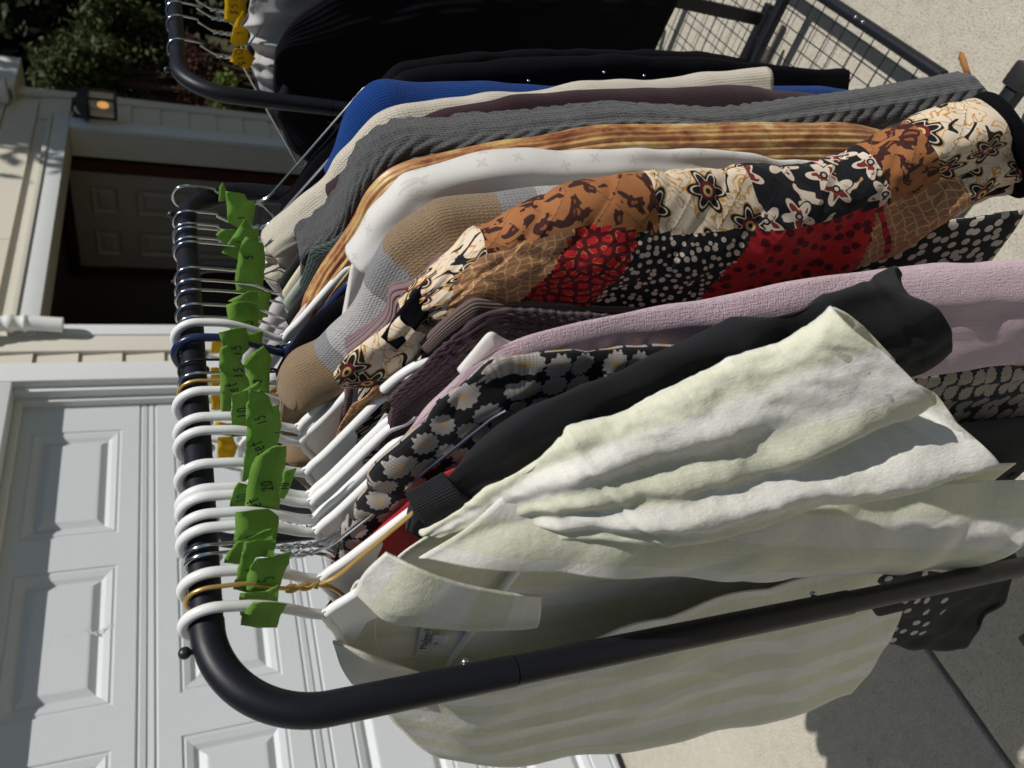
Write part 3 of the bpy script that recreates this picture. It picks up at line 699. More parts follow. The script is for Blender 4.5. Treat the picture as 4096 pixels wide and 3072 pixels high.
for n, kind, label in [
    (-0.043, 'white', 'white plastic hanger nearest the front post, carrying the pale striped linen shirt'),
    (-0.023, 'gold', 'gold wire hanger second from the front post'),
    (-0.012, 'white', 'white plastic hanger just behind the gold wire hanger, holding the red knit'),
    (0.009, 'silver', 'nearer silver wire hanger of the pair behind the red knit'),
    (0.017, 'silver', 'farther silver wire hanger of the pair holding the daisy print top'),
    (0.030, 'white', 'white plastic hanger just behind the two silver wire hangers'),
    (0.044, 'white', 'white plastic hanger under the green tag reading 10 near the wire pair'),
    (0.062, 'white', 'nearer of two touching white plastic hangers by the tag reading set 20'),
    (0.0705, 'whitep', 'farther of two touching white plastic hangers by the tag reading set 20'),
    (0.098, 'white', 'white plastic hanger with its own gap, between tags set 20 and set 15'),
    (0.137, 'white', 'nearest of the three white plastic hangers beside the quilted jacket'),
    (0.154, 'white', 'middle of the three white plastic hangers beside the quilted jacket'),
    (0.188, 'white', 'white plastic hanger next to the gold and silver wires, holding the tan striped sweater'),
    (0.207, 'gold', 'thin gold wire hanger in the middle of the rail'),
    (0.218, 'silver', 'thin silver wire hanger beside the gold one mid rail'),
    (0.2375, 'dark', 'thin dark wire hanger in front of the navy hanger'),
    (0.264, 'navy', 'navy blue plastic hanger in the middle of the rail'),
    (0.274, 'dark', 'thin black wire hanger just behind the navy hanger'),
    (0.288, 'white', 'lone white plastic hanger behind the navy one, its notched arm showing'),
    (0.303, 'pink', 'pale pink contoured hanger with chrome hook behind the lone white hanger'),
    (0.323, 'black', 'black contoured hanger nearest the pink one'),
    (0.350, 'sage', 'sage green contoured hanger with chrome hook'),
    (0.366, 'cream', 'cream contoured hanger with chrome hook beside the sage one'),
    (0.388, 'black', 'black contoured hanger between the cream and pink hangers'),
    (0.438, 'pink', 'pale pink contoured hanger under the cream sweater'),
    (0.447, 'silver', 'first of the four silver wire hangers bunched before the far bend'),
    (0.4675, 'silver', 'second of the four silver wire hangers bunched before the far bend'),
    (0.477, 'silver', 'third of the four silver wire hangers bunched before the far bend'),
    (0.503, 'silver', 'fourth of the four silver wire hangers bunched before the far bend'),
    (0.561, 'silver', 'single silver wire hanger on the far bend of the front rack')]:
    hanger(kind, 0, n, label, HG, tilt=R({-0.043: 9, -0.012: 6}.get(n, 0)), yaw=R(random.Random(int(n*9999)).uniform(-4, 4)) if kind not in ('white', 'whitep') else 0)
HG2 = 'hangers on the rack behind'
for n, kind, label in [(1.01, 'silver', 'silver wire hanger nearest the bend of the yellow tagged rack'), (1.109, 'silver', 'second silver wire hanger from the bend of the yellow tagged rack'),
                       (1.1717, 'silver', 'third silver wire hanger from the bend of the yellow tagged rack'), (1.2125, 'silver', 'fourth silver wire hanger from the bend of the yellow tagged rack')]:
    hanger(kind, 0, n, label, HG2, yaw=R(6))
HG3 = 'hangers on the rack near the garage'
for n, kind, w_ in [(0.60, 'white', 'first'), (0.66, 'white', 'second'), (0.74, 'silver', 'third'), (0.82, 'silver', 'fourth'), (0.9, 'white', 'farthest')]:
    hanger(kind, -0.62, n, '%s %s hanger along the garage side rack, half hidden by the front rail' % (w_, 'white plastic' if kind == 'white' else 'silver wire'), HG3, yaw=R(3))

# ------------------------------------------------------------------ cloth materials
def flower(nt, uv, scale, petals, r0, amp, rand=0.55):
    """distance and petal-edge masks of flowers scattered over the cloth"""
    v = voro(nt, uv, scale, 'F1', rand); sv = vmth(nt, 'SCALE', uv, scale)
    dv = vmth(nt, 'SUBTRACT', sv, vmth(nt, 'SCALE', v.outputs['Position'], scale)) 
    dv = vmth(nt, 'SCALE', vmth(nt, 'SUBTRACT', uv, v.outputs['Position']), scale)
    x, y, _ = sep(nt, dv); r = vmth(nt, 'LENGTH', comb(nt, x, y, 0.0)); a = mth(nt, 'ARCTAN2', y, x)
    ph = mth(nt, 'MULTIPLY', sep(nt, v.outputs['Color'])[0], 6.0)
    edge = mth(nt, 'MULTIPLY_ADD', mth(nt, 'COSINE', mth(nt, 'MULTIPLY_ADD', a, float(petals), ph)), amp, r0)
    return r, a, edge, v
def inside(nt, r, e): return mth(nt, 'LESS_THAN', r, e)
def col_daisy(nt, uv, x, y):
    r, a, e, v = flower(nt, uv, 46, 12, 0.44, 0.035, 0.32)
    mesh = mth(nt, 'MULTIPLY', wave(nt, x, 620), wave(nt, y, 620))
    base = mixc(nt, mth(nt, 'MULTIPLY', mesh, 0.25), (0.008, 0.008, 0.010, 1), (0.06, 0.055, 0.06, 1))
    wh = mixc(nt, mesh, (0.34, 0.30, 0.28, 1), (0.66, 0.62, 0.56, 1))
    c = mixc(nt, inside(nt, r, e), base, wh)
    return mixc(nt, mth(nt, 'MULTIPLY', mth(nt, 'SUBTRACT', 1.0, mth(nt, 'DIVIDE', r, 0.2), clamp=True), 0.95), c, (0.60, 0.33, 0.06, 1))
def col_dots(nt, uv, x, y):
    v = voro(nt, uv, 115, 'F1', 0.75); c = mth(nt, 'LESS_THAN', v.outputs['Distance'], mth(nt, 'MULTIPLY_ADD', sep(nt, v.outputs['Color'])[0], 0.16, 0.2))
    return mixc(nt, c, (0.008, 0.009, 0.012, 1), (0.62, 0.52, 0.42, 1))
def col_grid(nt, uv, x, y):
    wv = vmth(nt, 'ADD', uv, vmth(nt, 'SCALE', comb(nt, noise(nt, uv, 40, 2), noise(nt, vmth(nt, 'ADD', uv, (3, 1, 0)), 40, 2)), 0.02))
    v = voro(nt, wv, 105, 'DISTANCE_TO_EDGE', 0.12); f = mth(nt, 'LESS_THAN', v.outputs['Distance'], 0.075)
    return mixc(nt, f, mixc(nt, noise(nt, uv, 25, 4), (0.28, 0.135, 0.075, 1), (0.40, 0.21, 0.115, 1)), (0.62, 0.36, 0.15, 1))
def col_leopard(nt, uv, x, y):
    n = noise(nt, uv, 62, 2, 0.5, dist=0.6); n2 = noise(nt, vmth(nt, 'ADD', uv, (5, 2, 0)), 140, 2)
    c = mixc(nt, mth(nt, 'GREATER_THAN', n, 0.53), mixc(nt, noise(nt, uv, 12, 3), (0.27, 0.10, 0.035, 1), (0.40, 0.165, 0.06, 1)), (0.045, 0.015, 0.012, 1))
    return mixc(nt, mth(nt, 'GREATER_THAN', n, 0.66), c, (0.25, 0.07, 0.03, 1))
def col_redcheck(nt, uv, x, y):
    v = voro(nt, uv, 90, 'DISTANCE_TO_EDGE', 0.75); e = v.outputs['Distance']
    c = mixc(nt, mth(nt, 'GREATER_THAN', e, 0.2), (0.11, 0.008, 0.012, 1), (0.52, 0.02, 0.02, 1))
    ln = mth(nt, 'MULTIPLY', mth(nt, 'LESS_THAN', mth(nt, 'ABSOLUTE', mth(nt, 'SUBTRACT', e, 0.19)), 0.025), mth(nt, 'GREATER_THAN', noise(nt, uv, 160, 1), 0.55))
    return mixc(nt, ln, c, (0.62, 0.30, 0.10, 1))
def col_reddots(nt, uv, x, y):
    v = voro(nt, uv, 62, 'F1', 0.8); c = mth(nt, 'LESS_THAN', mth(nt, 'ADD', v.outputs['Distance'], mth(nt, 'MULTIPLY', noise(nt, uv, 200, 2), 0.18)), 0.37)
    return mixc(nt, c, (0.48, 0.018, 0.022, 1), (0.10, 0.006, 0.012, 1))
def col_cream(nt, uv, x, y):
    r, a, e, v = flower(nt, uv, 20, 6, 0.34, 0.09, 0.5)
    pick = mth(nt, 'GREATER_THAN', sep(nt, v.outputs['Color'])[1], 0.25)
    ctr = noise(nt, uv, 34, 2, dist=1.5); line = mth(nt, 'LESS_THAN', mth(nt, 'ABSOLUTE', mth(nt, 'SUBTRACT', ctr, 0.5)), 0.018)
    blk = mth(nt, 'LESS_THAN', mth(nt, 'ABSOLUTE', mth(nt, 'SUBTRACT', noise(nt, vmth(nt, 'ADD', uv, (9, 4, 0)), 22, 1, dist=1.0), 0.52)), 0.035)
    c = mixc(nt, line, (0.70, 0.58, 0.44, 1), (0.50, 0.27, 0.07, 1))
    c = mixc(nt, mth(nt, 'MULTIPLY', blk, mth(nt, 'GREATER_THAN', noise(nt, uv, 14, 1), 0.54)), c, (0.01, 0.01, 0.012, 1))
    f1 = mth(nt, 'MULTIPLY', inside(nt, r, e), pick)
    c = mixc(nt, mth(nt, 'MULTIPLY', inside(nt, r, mth(nt, 'ADD', e, 0.03)), pick), c, (0.55, 0.30, 0.08, 1))
    c = mixc(nt, f1, c, (0.009, 0.009, 0.011, 1))
    c = mixc(nt, mth(nt, 'MULTIPLY', pick, mth(nt, 'MULTIPLY', inside(nt, r, mth(nt, 'SUBTRACT', e, 0.07)), mth(nt, 'GREATER_THAN', r, mth(nt, 'SUBTRACT', e, 0.11)))), c, (0.66, 0.55, 0.42, 1))
    c = mixc(nt, mth(nt, 'MULTIPLY', pick, inside(nt, r, 0.17)), c, (0.14, 0.015, 0.015, 1))
    c = mixc(nt, mth(nt, 'MULTIPLY', pick, inside(nt, r, 0.10)), c, (0.62, 0.40, 0.16, 1))
    return mixc(nt, mth(nt, 'MULTIPLY', pick, inside(nt, r, 0.05)), c, (0.01, 0.01, 0.01, 1))
def col_blackfloral(nt, uv, x, y):
    r, a, e, v = flower(nt, uv, 26, 5, 0.34, 0.13, 0.75)
    n = noise(nt, vmth(nt, 'ADD', uv, (2, 7, 0)), 34, 1, dist=1.2)
    leaf = mth(nt, 'GREATER_THAN', n, 0.62)
    c = mixc(nt, mth(nt, 'GREATER_THAN', n, 0.605), (0.009, 0.010, 0.013, 1), (0.45, 0.25, 0.07, 1)); c = mixc(nt, leaf, c, (0.66, 0.56, 0.44, 1))
    c = mixc(nt, inside(nt, r, mth(nt, 'ADD', e, 0.05)), c, (0.009, 0.010, 0.013, 1))
    c = mixc(nt, inside(nt, r, e), c, (0.68, 0.57, 0.46, 1))
    vein = mth(nt, 'MULTIPLY', inside(nt, r, mth(nt, 'MULTIPLY', e, 0.75)), mth(nt, 'GREATER_THAN', noise(nt, uv, 90, 1), 0.53))
    c = mixc(nt, vein, c, (0.20, 0.025, 0.02, 1)); c = mixc(nt, inside(nt, r, 0.10), c, (0.02, 0.015, 0.015, 1))
    return mixc(nt, inside(nt, r, 0.05), c, (0.5, 0.45, 0.38, 1))
def col_bw(nt, uv, x, y):
    v = voro(nt, vmth(nt, 'MULTIPLY', uv, (1.0, 0.6, 1.0)), 105, 'F1', 0.9); c = mth(nt, 'LESS_THAN', v.outputs['Distance'], 0.34)
    return mixc(nt, c, (0.010, 0.010, 0.012, 1), (0.55, 0.50, 0.44, 1))
def col_figures(nt, uv, x, y):
    band = mth(nt, 'LESS_THAN', y, 0.33); v = voro(nt, uv, 38, 'F1', 0.25)
    dot = mth(nt, 'LESS_THAN', mth(nt, 'ADD', v.outputs['Distance'], mth(nt, 'MULTIPLY', noise(nt, uv, 60, 2), 0.15)), 0.33)
    dot = mth(nt, 'MULTIPLY', dot, mth(nt, 'GREATER_THAN', sep(nt, v.outputs['Color'])[1], 0.45))
    return mixc(nt, mth(nt, 'MULTIPLY', dot, band), (0.006, 0.009, 0.011, 1), (0.45, 0.43, 0.42, 1))
def col_linen(nt, uv, x, y):
    s = mth(nt, 'PINGPONG', mth(nt, 'ADD', x, mth(nt, 'MULTIPLY', noise(nt, uv, 9, 2), 0.004)), 0.038)
    f = ramp(nt, mth(nt, 'DIVIDE', s, 0.038), [(0.46, (0, 0, 0)), (0.53, (1, 1, 1))])
    h = mth(nt, 'PINGPONG', y, 0.06); f2 = mth(nt, 'MULTIPLY', mth(nt, 'GREATER_THAN', h, 0.045), 0.18)
    sl = noise(nt, comb(nt, mth(nt, 'MULTIPLY', x, 30.0), y), 14, 3, 0.7); sl2 = noise(nt, comb(nt, x, mth(nt, 'MULTIPLY', y, 30.0)), 14, 3, 0.7)
    c = mixc(nt, f, (0.82, 0.80, 0.735, 1), (0.735, 0.735, 0.575, 1)); c = mixc(nt, f2, c, (0.66, 0.68, 0.50, 1))
    k = mth(nt, 'MULTIPLY_ADD', mth(nt, 'ADD', sl, sl2), 0.22, 0.78); return mixc(nt, 1.0, c, comb(nt, k, k, k), 'MULTIPLY')
def col_stripes(nt, uv, x, y):
    T = (0.36, 0.23, 0.11); Gy = (0.33, 0.33, 0.34); Wt = (0.62, 0.60, 0.59)
    f = mth(nt, 'DIVIDE', mth(nt, 'ADD', y, mth(nt, 'MULTIPLY', noise(nt, uv, 120, 2), 0.004)), 0.80)
    c = ramp(nt, f, [(0.0, T), (0.075, Gy), (0.105, Wt), (0.205, Gy), (0.245, T), (0.325, Gy), (0.37, Wt), (0.5, T), (0.62, Gy), (0.7, Wt)], 'CONSTANT')
    mot = noise(nt, uv, 420, 2, 0.7); return mixc(nt, mth(nt, 'MULTIPLY', mot, 0.55), c, mixc(nt, 1.0, c, (0.4, 0.4, 0.4, 1), 'MULTIPLY'))
def col_pleat(nt, uv, x, y):
    n = noise(nt, comb(nt, mth(nt, 'MULTIPLY', x, 1.5), y), 16, 4, 0.7, dist=0.4)
    return ramp(nt, n, [(0.25, (0.06, 0.02, 0.01)), (0.40, (0.26, 0.095, 0.04)), (0.50, (0.42, 0.20, 0.085)), (0.60, (0.58, 0.40, 0.15)), (0.72, (0.70, 0.58, 0.42))])
def col_blouse(nt, uv, x, y):
    r, a, e, v = flower(nt, uv, 26, 4, 0.10, 0.05, 0.4)
    return mixc(nt, mth(nt, 'MULTIPLY', inside(nt, r, e), 0.3), (0.76, 0.74, 0.705, 1), (0.42, 0.38, 0.31, 1))

F_LINEN = translucent(fabric('linen_stripe', (0.6, 0.6, 0.5), 0.05, 0.85, weave=(150, 0.28), fuzz=0.08, sheen=0.05, color=col_linen, wrinkle=(60, 0.16)), 0.10)
F_LINENP = translucent(fabric('linen_plain', (0.76, 0.73, 0.63), 0.08, 0.85, weave=(150, 0.28), fuzz=0.08, sheen=0.1, wrinkle=(60, 0.16)), 0.10)
F_CHAR = fabric('charcoal_twill', (0.016, 0.0165, 0.019), 0.22, 0.95, weave=(420, 0.2), fuzz=0.6, sheen=0.05)
F_CHARRIB = fabric('charcoal_rib', (0.016, 0.0165, 0.019), 0.2, 0.95, rib=(480, 0.7), fuzz=0.3, sheen=0.05)
F_RED = fabric('red_knit', (0.46, 0.012, 0.022), 0.15, 0.85, knit=(420, 0.5), fuzz=0.3, sheen=0.2)
F_DAISY = translucent(fabric('daisy_mesh', (0.3, 0.3, 0.3), 0.1, 0.75, weave=(600, 0.3), fuzz=0.1, sheen=0.1, color=col_daisy), 0.15)
F_LILAC = fabric('lilac_knit', (0.58, 0.43, 0.48), 0.14, 0.92, weave=(150, 0.9), rib=(330, 0.10), fuzz=0.4, wrinkle=(16, 0.25))
F_EYELET = fabric('white_cotton', (0.74, 0.72, 0.66), 0.05, 0.85, weave=(300, 0.3), fuzz=0.1)
F_PLUM = fabric('plum_bobble_knit', (0.060, 0.032, 0.040), 0.2, 0.95, knit=(150, 1.0), fuzz=0.4, sheen=0.15)
F_TAUPE = fabric('taupe_rib', (0.15, 0.105, 0.095), 0.15, 0.95, rib=(330, 0.8), fuzz=0.3, sheen=0.15)
F_MAUVE = fabric('mauve_rib', (0.27, 0.165, 0.175), 0.18, 0.92, rib=(190, 1.0), fuzz=0.5, sheen=0.2)
F_STRIPE = fabric('striped_wool', (0.5, 0.48, 0.45), 0.2, 0.95, knit=(340, 0.6), fuzz=0.9, sheen=0.2, color=col_stripes)
F_BLOUSE = translucent(fabric('white_embroidered', (0.78, 0.76, 0.72), 0.04, 0.85, weave=(380, 0.25), fuzz=0.1, sheen=0.15, color=col_blouse), 0.15)
F_PLEAT = fabric('brown_gold_pleats', (0.35, 0.17, 0.08), 0.1, 0.38, fuzz=0.1, sheen=0.0, color=col_pleat, spec=0.6)
F_GREEN = fabric('dark_green_knit', (0.035, 0.060, 0.052), 0.2, 0.95, knit=(170, 0.9), fuzz=0.4)
F_GREY = fabric('grey_cable_knit', (0.105, 0.107, 0.110), 0.35, 0.95, knit=(260, 0.9), fuzz=0.9, sheen=0.25)
F_DPLUM = fabric('dark_plum_knit', (0.040, 0.016, 0.022), 0.25, 0.95, knit=(420, 0.5), fuzz=0.5, sheen=0.1)
F_CREAM = fabric('cream_wool', (0.72, 0.655, 0.535), 0.16, 0.95, knit=(300, 0.5), fuzz=0.9, sheen=0.3)
F_BLUE = fabric('royal_blue_knit', (0.006, 0.050, 0.24), 0.3, 0.95, knit=(300, 0.5), fuzz=0.9, sheen=0.05)
F_BLACK = fabric('black_cloth', (0.0045, 0.0045, 0.0065), 0.3, 0.95, weave=(300, 0.3), fuzz=0.2, sheen=0.0, spec=0.1, wrinkle=(22, 0.25))
F_PINTUCK = fabric('black_pintuck', (0.0035, 0.0035, 0.006), 0.25, 0.95, rib=(70, 0.15), fuzz=0.1, sheen=0.0)
F_FIG = fabric('black_figure_print', (0.010, 0.009, 0.011), 0.15, 0.75, fuzz=0.1, sheen=0.0, color=col_figures, spec=0.25)
F_WHITE = fabric('pale_cotton', (0.45, 0.44, 0.43), 0.08, 0.9, weave=(260, 0.3), fuzz=0.2)
F_OCHRE = fabric('ochre_cloth', (0.34, 0.17, 0.04), 0.15, 0.9, weave=(260, 0.3), fuzz=0.2)
F_NAVY = fabric('navy_cloth', (0.015, 0.016, 0.028), 0.2, 0.9, weave=(260, 0.3), fuzz=0.2)
F_GREYC = fabric('grey_cloth', (0.34, 0.33, 0.36), 0.1, 0.9, weave=(260, 0.3), fuzz=0.2)
QM = {'cream': fabric('patch_cream_floral', (0.6, 0.5, 0.4), 0.06, 0.8, weave=(420, 0.2), fuzz=0.1, sheen=0.05, color=col_cream, stitch=0.05),
      'leopard': fabric('patch_orange_leopard', (0.4, 0.15, 0.04), 0.08, 0.8, weave=(420, 0.2), fuzz=0.1, sheen=0.05, color=col_leopard, stitch=0.05),
      'grid': fabric('patch_tan_grid', (0.3, 0.15, 0.08), 0.08, 0.8, weave=(420, 0.2), fuzz=0.1, sheen=0.05, color=col_grid, stitch=0.05),
      'redc': fabric('patch_red_check', (0.4, 0.02, 0.02), 0.08, 0.8, weave=(420, 0.2), fuzz=0.1, sheen=0.05, color=col_redcheck, stitch=0.05),
      'redd': fabric('patch_red_dots', (0.4, 0.02, 0.02), 0.08, 0.8, weave=(420, 0.2), fuzz=0.1, sheen=0.05, color=col_reddots, stitch=0.05),
      'dots': fabric('patch_black_dots', (0.01, 0.01, 0.012), 0.05, 0.8, weave=(420, 0.2), fuzz=0.1, sheen=0.05, color=col_dots, stitch=0.05),
      'floral': fabric('patch_black_floral', (0.01, 0.01, 0.012), 0.05, 0.8, weave=(420, 0.2), fuzz=0.1, sheen=0.05, color=col_blackfloral, stitch=0.05),
      'bw': fabric('patch_black_white', (0.01, 0.01, 0.012), 0.05, 0.8, weave=(420, 0.2), fuzz=0.1, sheen=0.05, color=col_bw)}

# ------------------------------------------------------------------ outlines of the hanging clothes, metres from the rail (s toward viewer, z up), at rail position n
TR = {
 'charcoal': (-0.023, [(0.116,-0.147),(0.136,-0.169),(0.173,-0.193),(0.196,-0.212),(0.214,-0.226),(0.222,-0.236),(0.239,-0.263),(0.259,-0.295),(0.269,-0.32),(0.289,-0.351),(0.305,-0.387),(0.319,-0.424),(0.333,-0.462),(0.339,-0.482),(0.341,-0.507)]),
 'charcoal_I': (-0.023, [(0.043,-0.167),(0.045,-0.196),(0.039,-0.245),(0.061,-0.275),(0.073,-0.296),(0.086,-0.304),(0.101,-0.329),(0.121,-0.367),(0.128,-0.405),(0.14,-0.456),(0.164,-0.5),(0.189,-0.545),(0.213,-0.59),(0.239,-0.611),(0.276,-0.605)]),
 'daisy': (0.013, [(-0.031,-0.109),(0.031,-0.117),(0.113,-0.133),(0.122,-0.136),(0.137,-0.149),(0.155,-0.156),(0.185,-0.168),(0.206,-0.182),(0.219,-0.192),(0.228,-0.202),(0.231,-0.22),(0.232,-0.237),(0.235,-0.28),(0.235,-0.349),(0.227,-0.469),(0.199,-0.693),(0.202,-0.726),(0.204,-0.788),(0.204,-0.846)]),
 'lilac': (0.03, [(0.093,-0.139),(0.121,-0.149),(0.147,-0.161),(0.176,-0.175),(0.203,-0.188),(0.215,-0.198),(0.224,-0.208),(0.23,-0.22),(0.242,-0.25),(0.25,-0.281),(0.257,-0.308),(0.265,-0.351),(0.273,-0.393),(0.3,-0.496),(0.315,-0.588),(0.328,-0.723)]),
 'eyelet': (0.046, [(0.184,-0.189),(0.206,-0.198),(0.222,-0.204),(0.225,-0.208),(0.22,-0.215),(0.213,-0.23),(0.21,-0.263),(0.213,-0.334)]),
 'plum': (0.062, [(0.135,-0.144),(0.149,-0.151),(0.171,-0.164),(0.19,-0.173),(0.204,-0.183),(0.219,-0.193),(0.229,-0.204),(0.234,-0.216),(0.235,-0.236),(0.232,-0.273),(0.23,-0.319),(0.222,-0.446),(0.22,-0.641)]),
 'taupe': (0.076, [(0.184,-0.165),(0.201,-0.174),(0.216,-0.184),(0.229,-0.195),(0.233,-0.2),(0.232,-0.214),(0.231,-0.291),(0.229,-0.394),(0.231,-0.575)]),
 'jacket_O': (0.105, [(0.203,-0.15),(0.225,-0.164),(0.239,-0.174),(0.248,-0.181),(0.258,-0.189),(0.275,-0.199),(0.282,-0.213),(0.293,-0.226),(0.307,-0.249),(0.319,-0.272),(0.329,-0.297),(0.334,-0.317),(0.34,-0.336),(0.344,-0.351),(0.349,-0.379),(0.357,-0.423),(0.363,-0.471),(0.368,-0.489),(0.372,-0.501),(0.378,-0.521),(0.387,-0.536),(0.396,-0.547),(0.404,-0.56),(0.412,-0.573),(0.422,-0.593),(0.428,-0.608),(0.434,-0.623),(0.439,-0.643)]),
 'jacket_I': (0.105, [(0.174,-0.165),(0.183,-0.176),(0.189,-0.188),(0.193,-0.194),(0.197,-0.202),(0.201,-0.212),(0.2,-0.231),(0.199,-0.248),(0.198,-0.277),(0.197,-0.31),(0.196,-0.342),(0.197,-0.369),(0.199,-0.402),(0.201,-0.43),(0.204,-0.467),(0.218,-0.525),(0.239,-0.574),(0.248,-0.592),(0.256,-0.606),(0.27,-0.627),(0.283,-0.647),(0.296,-0.661),(0.311,-0.674),(0.322,-0.685),(0.335,-0.699),(0.347,-0.709),(0.357,-0.725),(0.366,-0.746)]),
 'jacket_body': (0.125, [(0.275,-0.294),(0.282,-0.394),(0.28,-0.481),(0.288,-0.604),(0.312,-0.731),(0.332,-0.831)]),
 'collar_O': (0.085, [(0.143,-0.101),(0.163,-0.109),(0.177,-0.122),(0.191,-0.135),(0.205,-0.146)]),
 'collar_I': (0.085, [(0.129,-0.112),(0.128,-0.134),(0.135,-0.152),(0.158,-0.167),(0.19,-0.174)]),
 'mauve': (0.137, [(0.123,-0.122),(0.143,-0.136),(0.166,-0.15),(0.19,-0.15),(0.195,-0.153),(0.198,-0.165),(0.207,-0.175),(0.223,-0.185),(0.234,-0.197),(0.24,-0.205),(0.253,-0.236),(0.267,-0.302)]),
 'striped': (0.17, [(0.041,-0.072),(0.058,-0.074),(0.076,-0.081),(0.09,-0.099),(0.11,-0.11),(0.13,-0.122),(0.143,-0.129),(0.167,-0.135),(0.197,-0.142),(0.21,-0.145),(0.225,-0.154),(0.241,-0.17),(0.251,-0.179),(0.259,-0.186),(0.263,-0.199),(0.267,-0.219),(0.269,-0.238),(0.274,-0.262),(0.283,-0.297),(0.289,-0.335),(0.296,-0.469),(0.299,-0.632)]),
 'blouse': (0.225, [(0.163,-0.134),(0.179,-0.14),(0.197,-0.146),(0.205,-0.148),(0.216,-0.154),(0.233,-0.163),(0.247,-0.17),(0.253,-0.18),(0.261,-0.2),(0.27,-0.227),(0.278,-0.256),(0.283,-0.302),(0.287,-0.335),(0.297,-0.383),(0.304,-0.437),(0.309,-0.491),(0.311,-0.531),(0.311,-0.573),(0.312,-0.613),(0.31,-0.642)]),
 'pleated': (0.305, [(0.009,-0.112),(0.035,-0.115),(0.07,-0.124),(0.094,-0.132),(0.11,-0.14),(0.131,-0.149),(0.155,-0.158),(0.176,-0.164),(0.193,-0.173),(0.205,-0.182),(0.213,-0.194),(0.219,-0.202),(0.224,-0.216),(0.233,-0.242),(0.243,-0.274),(0.253,-0.306),(0.263,-0.34),(0.273,-0.373),(0.283,-0.417),(0.292,-0.486),(0.305,-0.583),(0.314,-0.652),(0.321,-0.726),(0.322,-0.778),(0.318,-0.814)]),
 'green': (0.325, [(0.05,-0.111),(0.082,-0.117),(0.095,-0.12),(0.104,-0.138),(0.113,-0.147),(0.13,-0.157),(0.164,-0.168),(0.195,-0.185),(0.219,-0.222),(0.233,-0.302)]),
 'grey': (0.36, [(0.073,-0.112),(0.086,-0.114),(0.102,-0.131),(0.123,-0.144),(0.159,-0.154),(0.187,-0.163),(0.201,-0.171),(0.214,-0.18),(0.223,-0.191),(0.23,-0.206),(0.233,-0.223),(0.236,-0.257),(0.244,-0.281),(0.249,-0.307),(0.258,-0.343),(0.266,-0.379),(0.273,-0.416),(0.28,-0.455),(0.287,-0.519),(0.288,-0.562),(0.297,-0.604),(0.314,-0.667),(0.332,-0.732),(0.351,-0.799),(0.364,-0.844),(0.378,-0.89),(0.389,-0.935)]),
 'grey_I': (0.36, [(0.066,-0.118),(0.07,-0.126),(0.085,-0.149),(0.106,-0.166),(0.133,-0.174),(0.159,-0.186),(0.173,-0.201),(0.18,-0.211),(0.187,-0.223),(0.194,-0.236),(0.199,-0.252),(0.206,-0.285),(0.211,-0.305),(0.217,-0.33),(0.223,-0.362),(0.231,-0.401),(0.238,-0.438),(0.245,-0.475),(0.253,-0.543),(0.255,-0.59),(0.261,-0.638),(0.269,-0.707),(0.281,-0.78),(0.297,-0.859),(0.309,-0.901),(0.329,-0.947),(0.349,-0.99)]),
 'darkplum': (0.405, [(0.121,-0.143),(0.155,-0.167),(0.192,-0.196),(0.208,-0.22),(0.227,-0.253),(0.24,-0.287),(0.25,-0.318),(0.258,-0.333),(0.263,-0.357),(0.274,-0.414),(0.284,-0.474),(0.295,-0.539),(0.307,-0.602),(0.312,-0.649),(0.314,-0.699),(0.316,-0.752),(0.317,-0.811)]),
 'cream': (0.447, [(0.021,-0.083),(0.038,-0.091),(0.059,-0.108),(0.083,-0.125),(0.111,-0.15),(0.136,-0.158),(0.156,-0.173),(0.171,-0.18),(0.192,-0.195),(0.205,-0.211),(0.213,-0.228),(0.223,-0.264),(0.231,-0.301),(0.237,-0.319),(0.244,-0.357),(0.253,-0.396),(0.26,-0.415),(0.271,-0.455),(0.291,-0.563),(0.303,-0.605),(0.314,-0.649),(0.324,-0.695)]),
 'blue': (0.49, [(0.098,-0.158),(0.116,-0.164),(0.127,-0.167),(0.144,-0.17),(0.179,-0.177),(0.194,-0.185),(0.207,-0.194),(0.216,-0.205),(0.22,-0.218),(0.22,-0.237),(0.222,-0.265),(0.23,-0.314),(0.236,-0.374),(0.243,-0.438),(0.267,-0.599),(0.295,-0.8),(0.301,-0.919)]),
 'coat': (0.53, [(0.168,-0.202),(0.189,-0.218),(0.203,-0.235),(0.217,-0.246),(0.229,-0.284),(0.238,-0.323),(0.257,-0.404),(0.274,-0.489),(0.29,-0.609),(0.299,-0.711),(0.306,-0.793),(0.308,-0.852),(0.315,-0.911)]),
 'coat2': (0.558, [(0.102,-0.168),(0.146,-0.195),(0.18,-0.222),(0.194,-0.232),(0.212,-0.245),(0.221,-0.272),(0.231,-0.303),(0.241,-0.341),(0.252,-0.39),(0.264,-0.458),(0.276,-0.549),(0.288,-0.647)]),
 'red': (-0.004, [(-0.08,-0.099),(-0.038,-0.11),(0.024,-0.124),(0.055,-0.139),(0.087,-0.157),(0.117,-0.178),(0.123,-0.19),(0.114,-0.207),(0.089,-0.237),(0.066,-0.293)]),
 'pintuck': (0.95, [(0.062,-0.156),(0.088,-0.166),(0.111,-0.184),(0.131,-0.206),(0.171,-0.258),(0.234,-0.414),(0.312,-0.826)]),
}


